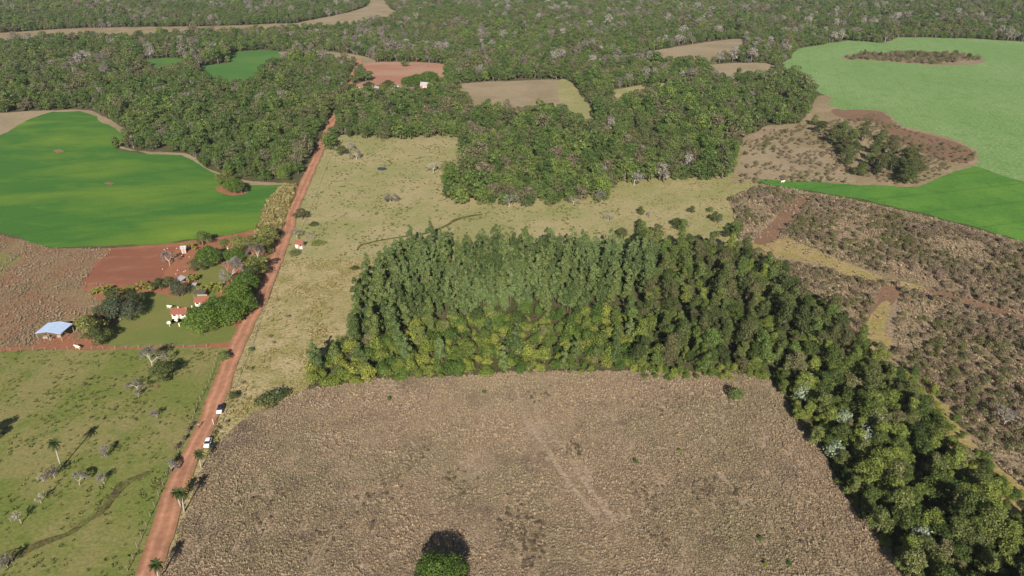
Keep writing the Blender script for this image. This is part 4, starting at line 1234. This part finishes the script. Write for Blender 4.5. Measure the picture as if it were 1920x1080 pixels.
def banana_leaf(seed):
    rng = random.Random(seed)
    mb = MB()
    n = 7
    for i in range(n - 1):
        for s in (-1, 1):
            def pt(k, side):
                t = k / (n - 1)
                w = .34 * math.sin(math.pi * (t * .9 + .07))
                return Vector((1.9 * t * (1 - .2 * t), side * w, 1.5 * t - 1.35 * t * t - abs(side) * w * .25))
            a, b = pt(i, 0), pt(i + 1, 0)
            c, d = pt(i + 1, s), pt(i, s)
            mb.add([a, b, c, d], [(0, 1, 2, 3)], rng.random())
    return mb.mesh('banana_leaf', M['leaf_banana'])


BLEAF = [banana_leaf(i) for i in range(3)]
mb = MB(); mb.tube([(0, 0, -.1), (.05, 0, .9), (0, .05, 1.9)], [.16, .13, .08], 7)
BSTEM = mb.mesh('banana_stem', M['grass_tan'], True)
for gi_, (pts_, lab, grp) in enumerate([
    ([(173, 549), (182, 546), (190, 542), (200, 541), (208, 538), (222, 545), (234, 546), (245, 544), (256, 541), (264, 537), (272, 540), (280, 536), (288, 540), (196, 548), (270, 534), (284, 544)], 'banana plant in the row beside the ploughed red plot', 'banana row by the ploughed plot'),
    ([(352, 522), (360, 517), (366, 522), (359, 526), (370, 518)], 'banana plant in the clump behind the grey roofed shed', 'banana clump in the yard'),
    ([(376, 541), (384, 544), (392, 541), (400, 545), (408, 541), (416, 545), (424, 541), (432, 544), (395, 537), (412, 536)], 'yellowing banana plant beneath the big bare grey tree', 'yellow bananas under the bare tree'),
    ([(345, 460), (352, 463), (360, 461), (366, 464)], 'banana plant at the red soil edge of the green crop', 'bananas by the green crop')]):
    for (x, y) in pts_:
        q = G(x, y + 6)
        s = rnd.uniform(.8, 1.2)
        r = tag(empty('banana_plant', (q[0], q[1], 0), rnd.uniform(0, 6.28), (s, s, s)), lab, 'banana plant', grp)
        link('stem', BSTEM, r)
        for k in range(8):
            f = link('leaf', BLEAF[k % 3], r, loc=(0, 0, 1.5 + .06 * k), rot=(rnd.uniform(-.15, .15), rnd.uniform(-.35, .45), k * 2.4 + rnd.uniform(-.3, .3)))


# ------------------------------------------------------------------ buildings
def part(name, mb, mat, parent, smooth=False):
    return link(name, mb.mesh(name, M[mat], smooth), parent)


def gable(w, d, hw, rise, over=.35, th=.12):
    """two roof slabs, ridge along x"""
    mb = MB()
    for s in (-1, 1):
        e = Vector((0, s * (d / 2 + over), hw - over * rise / (d / 2)))
        r_ = Vector((0, -s * .02, hw + rise + .02))
        vs_ = []
        for x in (-w / 2 - over, w / 2 + over):
            for p in (e, r_):
                vs_ += [Vector((x, p.y, p.z + .01)), Vector((x, p.y, p.z + .01 + th))]
        mb.add(vs_, [(0, 1, 3, 2), (4, 6, 7, 5), (0, 4, 5, 1), (2, 3, 7, 6), (1, 5, 7, 3), (0, 2, 6, 4)])
    return mb


def house(name, px, py, w, d, hw, rise, wall, roof, label, rz=0.0, doors=((0.0,),), windows=(-.3, .3), chimney=False):
    q = G(px, py)
    r = tag(empty(name, (q[0], q[1], .1), rz), label, 'house')
    mb = MB()
    mb.box(-w / 2, w / 2, -d / 2, d / 2, -.3, hw)
    for s in (-1, 1):                                   # gable ends
        x = s * w / 2
        mb.add([(x, -d / 2, hw), (x, d / 2, hw), (x, 0, hw + rise), (x - s * .15, -d / 2, hw), (x - s * .15, d / 2, hw), (x - s * .15, 0, hw + rise)],
               [(0, 1, 2), (5, 4, 3), (0, 2, 5, 3), (1, 4, 5, 2)])
    part('wall', mb, wall, r)
    rf = part('roof', gable(w, d, hw, rise), roof, r)
    mr = MB(); mr.tube([(-w / 2 - .36, 0, hw + rise + .15), (w / 2 + .36, 0, hw + rise + .15)], [.11, .11], 6)
    part('ridge_cap', mr, roof, rf)
    for k in range(int(w / .45)):                       # rows of barrel tiles as ribs
        x = -w / 2 - .2 + k * .45 + .22
        m2 = MB()
        for s in (-1, 1):
            m2.tube([(x, s * (d / 2 + .33), hw - .33 * rise / (d / 2) + .14), (x, s * .08, hw + rise + .13)], [.07, .07], 5)
        part('tile_row', m2, roof, rf)
    for x in (0.0,):
        m3 = MB(); m3.box(x * w - .42, x * w + .42, -d / 2 - .05, -d / 2 + .02, 0, 1.8)
        dr = part('door', m3, 'wood', r)
        m4 = MB(); m4.box(x * w + .28, x * w + .34, -d / 2 - .1, -d / 2 - .05, .95, 1.05)
        part('handle', m4, 'rim', dr)
    for x in windows:
        m3 = MB(); m3.box(x * w - .5, x * w + .5, -d / 2 - .04, -d / 2 + .02, .95, 1.85)
        wd = part('window', m3, 'wood', r)
        for s in (-1, 1):
            m4 = MB(); m4.box(x * w + s * .22 - .19, x * w + s * .22 + .19, -d / 2 - .06, -d / 2 - .035, 1.02, 1.78)
            part('pane', m4, 'glass', wd)
    return r


ha = house('porch_house', 340, 593, 4.7, 3.4, 1.9, .95, 'white', 'tile_red', 'small white house with red tiled roof and paved porch on the lawn', R(3))
mb = MB(); mb.box(-2.2, 2.4, -4.2, -1.85, -.28, -.05)
part('porch_floor', mb, 'stone', ha)
mb = MB(); mb.box(-.9, .1, -3.6, -2.6, -.05, .68); part('porch_bench', mb, 'cream', ha)
house('white_house', 382, 571, 4.5, 3.2, 1.9, .95, 'white', 'tile_red', 'white walled house with red tiled roof behind the mango trees', R(2))
house('farm_house', 440, 467, 5.0, 3.6, 1.9, .8, 'pink', 'tile_red', 'house with pale red roof half hidden by trees near the cane', R(8))
house('roadside_hut', 563, 464, 3.0, 2.4, 2.1, .8, 'white', 'tile_red', 'small red roofed hut on the east side of the red road', R(-8), windows=(.3,))
house('pink_hut', 346, 474, 1.6, 1.6, 2.3, .5, 'pink', 'metal_grey', 'tiny pink hut at the top of the homestead yard', R(15), windows=())
house('farm_house', 702, 172, 7.0, 5.0, 2.4, 1.5, 'white', 'metal_grey', 'far white farmhouse left of the trees by the red field', R(5))
house('farm_house', 679, 173, 4.0, 4.0, 2.4, 1.2, 'white', 'metal_grey', 'far small white farmhouse nearest the red road', R(5))
house('farm_house', 798, 164, 7.5, 5.0, 2.4, 1.7, 'pink', 'metal_grey', 'far pinkish farmhouse beneath a round tree by the red field', R(-6))
house('farm_house', 742, 170, 5.0, 4.0, 2.3, 1.3, 'cream', 'metal_grey', 'far cream farmhouse between two trees by the red field', R(2))
for (cx, cy, r_, h, k, lab) in [(768, 152, 7.5, 8, 'DENSE', 'round dark tree before the far red field'), (782, 148, 7, 8, 'DENSE', 'second round tree beside the far cream farmhouse'), (805, 144, 8, 9, 'DENSE', 'round tree shading the far pinkish farmhouse'),
                                (727, 158, 5.5, 7, 'SHADE', 'dark tree right of the far white farmhouse'), (690, 160, 4.5, 6, 'SHADE', 'dark tree between the far white farmhouses'), (685, 142, 8.0, 8, 'SHADE', 'broad dark tree at the left end of the far red field'),
                                (758, 118, 4.5, 6, 'SHADE', 'lone dark tree on the far edge of the red field'), (715, 163, 4, 6, 'OLIVE', 'olive tree in front of the far white farmhouse')]:
    crown_tree(cx, cy, r_, h, k, lab)

# open shed with pale blue metal roof
q = G(106, 630)
sh = tag(empty('open_shed', (q[0], q[1], .15), R(-3)), 'open sided shed with pale blue sheet metal roof on red soil', 'shed')
W_, D_, E_, RZ = 8.0, 6.0, 2.7, .75                       # ridge runs away from the road side (y)
for s in (-1, 1):
    mb = MB()
    e, t = (s * (W_ / 2 + .25), E_), (-s * .02, E_ + RZ)
    vs_ = []
    for y in (-D_ / 2 - .4, D_ / 2 + .4):
        for (x, z) in (e, t):
            vs_ += [Vector((x, y, z)), Vector((x, y, z + .05))]
    mb.add(vs_, [(0, 1, 3, 2), (4, 6, 7, 5), (0, 4, 5, 1), (2, 3, 7, 6), (1, 5, 7, 3), (0, 2, 6, 4)])
    rp = part('roof_slope', mb, 'metal_blue', sh)
    for k in range(9):
        y = -D_ / 2 + k * D_ / 8
        m2 = MB(); m2.tube([(e[0], y, e[1] + .06), (s * .12, y, t[1] + .05)], [.025, .025], 4)
        part('sheet_seam', m2, 'metal_blue', rp)
for x in (-W_ / 2, 0, W_ / 2):
    for y in (-D_ / 2, D_ / 2):
        mb = MB(); mb.tube([(x, y, -.3), (x + .03, y, 1.3), (x, y, E_ + (RZ if x == 0 else 0))], [.12, .11, .1], 6)
        part('post', mb, 'wood', sh)
for y in (-D_ / 2, D_ / 2):
    for s in (-1, 1):
        mb = MB(); mb.tube([(s * W_ / 2, y, E_ - .08), (0, y, E_ + RZ - .1)], [.08, .08], 5)
        part('rafter', mb, 'wood', sh)
for (x, y, z_, w, d, h) in [(-2.4, -1.5, 0, 1.6, .9, .8), (1.6, -.5, 0, 1.2, 1.4, .9), (-.3, -2.2, 0, .9, .7, .6)]:
    mb = MB(); mb.box(x - w / 2, x + w / 2, y - d / 2, y + d / 2, .15, h + .15)
    o = part('wooden_crate', mb, 'wood', None)
    o.location = (q[0], q[1], 0)
    tag(o, 'wooden crate on red soil beneath the pale blue shed roof', 'crate', 'crates in the open shed')


def lean_to(name, px, py, w, d, h, rise, mat, label, rz, cat='shed'):
    q_ = G(px, py)
    r = tag(empty(name, (q_[0], q_[1], .1), rz), label, cat)
    mb_ = MB()
    mb_.add([(-w / 2, -d / 2, h), (w / 2, -d / 2, h), (w / 2, d / 2, h + rise), (-w / 2, d / 2, h + rise), (-w / 2, -d / 2, h + .06), (w / 2, -d / 2, h + .06), (w / 2, d / 2, h + rise + .06), (-w / 2, d / 2, h + rise + .06)],
            [(3, 2, 1, 0), (4, 5, 6, 7), (0, 1, 5, 4), (1, 2, 6, 5), (2, 3, 7, 6), (3, 0, 4, 7)])
    part('roof', mb_, mat, r)
    for sx in (-1, 1):
        for sy in (-1, 1):
            m2 = MB(); m2.tube([(sx * (w / 2 - .15), sy * (d / 2 - .15), -.4), (sx * (w / 2 - .15), sy * (d / 2 - .15), h + rise * (.5 + sy * .45))], [.08, .07], 6)
            part('post', m2, 'wood', r)
    m3 = MB(); m3.box(-w / 2 + .1, w / 2 - .1, d / 2 - .2, d / 2 - .12, -.3, h + rise * .8)
    part('back_wall', m3, 'wood', r)
    return r


lean_to('lean_to_shed', 342, 532, 3.2, 3.4, 2.1, .4, 'metal_grey', 'lean-to shed with pale grey metal roof beside the yard', R(-22))
lean_to('lean_to_shed', 366, 541, 1.7, 1.5, 1.6, .3, 'metal_grey', 'tiny lean-to with grey metal roof next to the bananas', R(5))
lean_to('tarp_shelter', 405, 477, 1.8, 2.0, 2.0, .2, 'tarp', 'shelter covered with a bright blue tarp under the green tree', R(4), 'shelter')
lean_to('tarp_shelter', 421, 482, 1.6, 1.6, 1.6, .2, 'white', 'small shelter with a white roof beside the blue tarp', R(12), 'shelter')
lean_to('dark_roof_shelter', 377, 558, 4.2, 2.6, 2.0, .5, 'roof_dark', 'low shelter with dark roof behind the white house', R(2), 'shelter')
# stock pen by the roadside hut
q = G(583, 447)
pen = tag(empty('stock_pen', (q[0], q[1], .1), R(-6)), 'small brown wooden stock pen behind the roadside hut', 'pen')
for (x0, y0, x1, y1) in [(-1.8, -1.4, 1.8, -1.4), (1.8, -1.4, 1.8, 1.4), (1.8, 1.4, -1.8, 1.4), (-1.8, 1.4, -1.8, -1.4)]:
    for z in (.35, .75, 1.15):
        mb = MB(); mb.tube([(x0, y0, z), (x1, y1, z)], [.06, .06], 5); part('rail', mb, 'wood', pen)
    mb = MB(); mb.tube([(x0, y0, -.3), (x0, y0, 1.4)], [.09, .08], 6); part('post', mb, 'wood', pen)

# white garden posts, dish, stones
mb = MB(); mb.box(-.16, .16, -.16, .16, -.1, 1.15); mb.box(-.2, .2, -.2, .2, 1.15, 1.22)
POST_ME = mb.mesh('garden_post', M['cream'])
for i, (x, y) in enumerate([(325, 588), (355, 585), (361, 579), (335, 581), (337, 612), (349, 583)]):
    q = G(x, y)
    tag(link('garden_post', POST_ME, loc=(q[0], q[1], .05)), 'short cream garden post near the porch house', 'post', 'cream garden posts around the porch house')
q = G(318.5, 613)
dish = tag(empty('satellite_dish', (q[0], q[1], .05), R(20)), 'white satellite dish on a pole on the lawn', 'satellite dish')
mb = MB(); mb.tube([(0, 0, -.2), (0, 0, 1.6)], [.07, .06], 7); part('pole', mb, 'cream', dish)
mb = MB()
rings = []
for k in range(4):
    for j in range(16):
        a = 2 * math.pi * j / 16
        rr = .62 * k / 3 + .001
        rings.append((math.cos(a) * rr, -.35 + .28 * (rr / .62) ** 2 * -1 + .3, 1.85 + math.sin(a) * rr))
mb.add(rings, [(k * 16 + j, k * 16 + (j + 1) % 16, (k + 1) * 16 + (j + 1) % 16, (k + 1) * 16 + j) for k in range(3) for j in range(16)])
part('reflector', mb, 'white', dish, True)
mb = MB(); mb.tube([(0, -.3, 1.3), (0, -.75, 1.75)], [.025, .025], 5); part('feed_arm', mb, 'rim', dish)
bm = bmesh.new(); bmesh.ops.create_icosphere(bm, subdivisions=2, radius=.2)
for v in bm.verts: v.co *= 1 + .25 * mnoise.noise(v.co * 4); v.co.z *= .7
STONE = bpy.data.meshes.new('stone'); bm.to_mesh(STONE); bm.free(); STONE.materials.append(M['white'])
for (x, y) in [(308, 468), (314, 466), (331, 466), (320, 475), (333, 507), (330, 514), (348, 508), (345, 510), (341, 479), (346, 480), (355, 482), (378, 545), (305, 505)]:
    q = G(x, y)
    tag(link('whitewashed_stone', STONE, loc=(q[0], q[1], .12), rot=(0, 0, x)), 'whitewashed stone lying on the red yard of the homestead', 'stone', 'white stones in the yard')


# ------------------------------------------------------------------ fences
mb = MB(); mb.tube([(0, 0, -.3), (.02, .01, .6), (0, 0, 1.35)], [.075, .07, .06], 6)
FPOST = mb.mesh('fence_post', M['wood'])


def fence(px, spacing, label, name='wire_fence'):
    P = [Vector((*G(*q), 0)) for q in px]
    r = tag(empty(name, P[0]), label, 'fence')
    tops = []
    for a, b in zip(P, P[1:]):
        n = max(1, int((b - a).length / spacing))
        for k in range(n):
            p = a.lerp(b, k / n) - P[0] + Vector((rnd.uniform(-.15, .15), rnd.uniform(-.15, .15), .1))
            tops.append(p)
            link('post', FPOST, r, loc=p, rot=(rnd.uniform(-.06, .06), rnd.uniform(-.06, .06), rnd.uniform(0, 6))).scale.z = rnd.uniform(.85, 1.12)
    for z in (.45, .8, 1.15):
        mb = MB(); mb.tube([p + Vector((0, .08, z)) for p in tops], [.012] * len(tops), 3)
        part('wire', mb, 'rim', r)


fence([(215, 1130), (240, 1070), (290, 950), (313, 893), (350, 820), (370, 763), (393, 718), (411, 658)], 2.6, 'wire fence with wooden posts between west pasture and red road')
fence([(-60, 660), (40, 658), (150, 656), (260, 654), (408, 651)], 3.2, 'wire fence with wooden posts between lawn and west pasture')
fence([(560, 440), (580, 398), (600, 345), (615, 305), (632, 270)], 3.2, 'wire fence with wooden posts along the pale pasture')
fence([(418, 790), (445, 715), (470, 655), (492, 590), (514, 530), (527, 492)], 3.2, 'wire fence with wooden posts on the east side of the road')
fence([(15, 654), (40, 630), (76, 600)], 3.0, 'old wire fence running up beside the open shed')
q = G(401, 797)
mb = MB(); mb.tube([(0, 0, -.3), (0, 0, 1.9)], [.07, .07], 8); mb.box(-.09, .09, -.09, .09, 1.9, 1.96)
tag(link('marker_post', mb.mesh('marker_post', M['white']), loc=(q[0], q[1], .1)), 'slim white marker post on the verge between the two cars', 'post')


# ------------------------------------------------------------------ cars
def loft(mb, sections):
    """sections: (y, list of (x, z)) closed rings"""
    n = len(sections[0][1])
    vs_ = [(x, y, z) for y, ring in sections for x, z in ring]
    fs = [(i * n + k, i * n + (k + 1) % n, (i + 1) * n + (k + 1) % n, (i + 1) * n + k) for i in range(len(sections) - 1) for k in range(n)]
    fs += [tuple(range(n))[::-1], tuple((len(sections) - 1) * n + k for k in range(n))]
    mb.add(vs_, fs)


def car(px, py, heading, paint, bonnet, label, loc_off=(0, 0)):
    """front points to -y before turning"""
    q_ = G(px, py)
    r = tag(empty('car', (q_[0] + loc_off[0], q_[1] + loc_off[1], .30), heading, (.9, .9, .9)), label, 'car')
    ring = lambda w, z0, z1: [(-w, z0), (-w * .96, z0 - .06), (w * .96, z0 - .06), (w, z0), (w, (z0 + z1) / 2), (w * .95, z1), (-w * .95, z1), (-w, (z0 + z1) / 2)]
    mb_ = MB()
    loft(mb_, [(-.95, ring(.84, .28, .88)), (-.6, ring(.85, .27, .92)), (.9, ring(.86, .27, .95)), (1.6, ring(.84, .3, .95)), (1.95, ring(.76, .36, .85))])
    part('body', mb_, paint, r, False)
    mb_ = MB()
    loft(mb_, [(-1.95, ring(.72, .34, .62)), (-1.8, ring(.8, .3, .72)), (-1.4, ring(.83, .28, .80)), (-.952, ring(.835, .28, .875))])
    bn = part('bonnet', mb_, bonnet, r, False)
    for s in (-1, 1):
        m2 = MB(); m2.box(s * .58 - .14, s * .58 + .14, -1.97, -1.88, .52, .64); part('headlight', m2, 'lamp_glass', bn)
        m2 = MB(); m2.box(s * .6 - .1, s * .6 + .1, 1.93, 1.98, .6, .75); part('tail_light', m2, 'tile_red', r)
    mb_ = MB()
    top = lambda w, z0, z1, w1: [(-w, z0), (w, z0), (w1, z1), (-w1, z1)]
    loft(mb_, [(-.98, top(.78, .9, .93, .74)), (-.35, top(.80, .9, 1.42, .62)), (1.0, top(.80, .9, 1.44, .62)), (1.65, top(.76, .9, .98, .7))])
    part('windows', mb_, 'glass', r)
    mb_ = MB()
    loft(mb_, [(-.4, [(-.62, 1.4), (.62, 1.4), (.6, 1.47), (-.6, 1.47)]), (.3, [(-.64, 1.42), (.64, 1.42), (.6, 1.51), (-.6, 1.51)]), (1.1, [(-.63, 1.4), (.63, 1.4), (.58, 1.48), (-.58, 1.48)])])
    part('roof', mb_, paint, r)
    for s in (-1, 1):
        for y in (-1.25, 1.2):
            wh = tag(empty('wheel', (s * .78, y, .3)), None); wh.parent = r
            m2 = MB(); m2.tube([(-.1, 0, 0), (.1, 0, 0)], [.3, .3], 16); t_ = part('tyre', m2, 'tyre', wh)
            m2 = MB(); m2.tube([(-.11, 0, 0), (.11, 0, 0)], [.17, .17], 12); part('rim', m2, 'rim', wh)
        m2 = MB(); m2.box(s * .92 - .08, s * .92 + .08, -.75, -.62, .93, 1.05); part('mirror', m2, paint, r)
    return r


road_dir = math.atan2(G(405, 750)[1] - G(385, 800)[1], G(405, 750)[0] - G(385, 800)[0]) - math.pi / 2
car(414, 771, road_dir, 'paint_navy', 'paint_white_glare', 'dark blue car with sun glare painted white on its bonnet parked at the road edge')  # white bonnet colour stands for sun glare on the car's near end
car(391, 834, road_dir, 'paint_white_glare', 'paint_white_glare', 'white car with dark windscreen parked at the road edge')


# ------------------------------------------------------------------ person and cattle (skinned bodies)
def skin_mesh(name, verts, edges, mats, root=0, sub=2):
    me = bpy.data.meshes.new(name + '_skeleton')
    me.from_pydata([v[:3] for v in verts], edges, [])
    o = bpy.data.objects.new(name + '_skeleton', me)
    COL.objects.link(o)
    md = o.modifiers.new('skin', 'SKIN')
    for i, v in enumerate(verts):
        d = me.skin_vertices[0].data[i]
        d.radius = v[3:5] if len(v) > 4 else (v[3], v[3])
        d.use_root = (i == root)
    sb = o.modifiers.new('sub', 'SUBSURF'); sb.levels = sub; sb.render_levels = sub
    dg = bpy.context.evaluated_depsgraph_get()
    out = bpy.data.meshes.new_from_object(o.evaluated_get(dg))
    out.name = name
    out.materials.clear()
    for m_ in mats: out.materials.append(M[m_])
    bpy.data.objects.remove(o)
    bpy.data.meshes.remove(me)
    return out


pv = [(0, 0, .93, .15, .12), (0, -.01, 1.15, .14, .11), (0, 0, 1.38, .17, .11), (0, -.01, 1.50, .055), (0, -.03, 1.62, .10, .115), (0, -.02, 1.73, .07),
      (.17, 0, 1.40, .06), (.24, .06, 1.15, .045), (.22, -.06, .92, .035), (.22, -.10, .84, .04, .025), (-.17, 0, 1.40, .06), (-.24, -.08, 1.16, .045), (-.2, -.22, .95, .035), (-.19, -.27, .88, .04, .025),
      (.10, 0, .88, .09), (.11, -.16, .50, .065), (.11, -.02, .10, .042), (.11, -.20, .04, .045, .035), (-.10, 0, .88, .09), (-.11, .12, .50, .065), (-.11, .32, .14, .042), (-.11, .20, .05, .045, .035)]
pe = [(0, 1), (1, 2), (2, 3), (3, 4), (4, 5), (2, 6), (6, 7), (7, 8), (8, 9), (2, 10), (10, 11), (11, 12), (12, 13), (0, 14), (14, 15), (15, 16), (16, 17), (0, 18), (18, 19), (19, 20), (20, 21)]
pm = skin_mesh('person_body', pv, pe, ['cloth', 'skin', 'trousers'])
for p in pm.polygons:
    c = p.center
    p.material_index = 1 if (c.z > 1.46 or (abs(c.x) > .18 and c.z < 1.12 and c.z > .75)) else (2 if c.z < .95 else 0)
q = G(374, 804)
per = link('person', pm, loc=(q[0], q[1], .27), rot=(0, 0, road_dir))
tag(per, 'person in a dusty pink top walking along the red road', 'person')
bm = bmesh.new(); bmesh.ops.create_uvsphere(bm, u_segments=12, v_segments=8, radius=.118)
for v in bm.verts:
    v.co.y *= 1.12
    if v.co.z < 0: v.co.z *= .35
hm = bpy.data.meshes.new('hair'); bm.to_mesh(hm); bm.free(); hm.materials.append(M['hair'])
link('hair', hm, per, loc=(0, -.015, 1.68))

cv = [(0, 0, 1.05, .33, .36), (.55, 0, 1.08, .30, .34), (-.6, 0, 1.10, .30, .32), (.9, 0, 1.22, .20, .24), (1.12, 0, 1.42, .14, .17), (1.36, 0, 1.38, .11, .12), (1.58, 0, 1.24, .075, .08), (-.88, 0, 1.22, .12, .12), (-.96, 0, .8, .03), (-.97, 0, .5, .04),
      (.55, .2, .75, .10), (.58, .21, .42, .06), (.57, .21, .04, .055), (.55, -.2, .75, .10), (.50, -.21, .42, .06), (.45, -.21, .04, .055),
      (-.62, .2, .78, .13), (-.72, .21, .42, .06), (-.66, .21, .04, .055), (-.62, -.2, .78, .13), (-.68, -.21, .42, .06), (-.58, -.21, .04, .055), (1.2, .17, 1.47, .03, .05), (1.2, -.17, 1.47, .03, .05)]
ce = [(0, 1), (0, 2), (1, 3), (3, 4), (4, 5), (5, 6), (2, 7), (7, 8), (8, 9), (1, 10), (10, 11), (11, 12), (1, 13), (13, 14), (14, 15), (2, 16), (16, 17), (17, 18), (2, 19), (19, 20), (20, 21), (4, 22), (4, 23)]
cw = skin_mesh('cow_white', cv, ce, ['hide_white'])
for (x, y, rz, z, lab) in [(147, 655, R(165), .05, 'white cow standing at the lawn fence near the shed'), (318, 579, R(-20), .05, 'white cow standing on the lawn above the porch house'), (1467, 344, R(10), .17, 'white cow grazing in the bright green crop wedge')]:
    q = G(x, y)
    tag(link('cow', cw, loc=(q[0], q[1], z), rot=(0, 0, rz)), lab, 'cow')

# ------------------------------------------------------------------ haze
bm = bmesh.new(); bmesh.ops.create_cube(bm, size=1.0)
for v in bm.verts:
    v.co = Vector((v.co.x * 7200, 1500 + v.co.y * 6200, -1 if v.co.z < 0 else 124))
hz = bpy.data.meshes.new('haze'); bm.to_mesh(hz); bm.free()
m, N, L = new_mat('haze_air')
N.remove(N['Principled BSDF'])
pvn = N.new('ShaderNodeVolumePrincipled')
pvn.inputs['Color'].default_value = (.86, .92, 1.0, 1)
pvn.inputs['Density'].default_value = HAZE
pvn.inputs['Anisotropy'].default_value = 0.0
L.new(pvn.outputs[0], N['Material Output'].inputs['Volume'])
ho = link('haze', hz, mat=m)
tag(ho, 'thin pale haze in the air over the whole landscape', 'haze', kind='stuff')
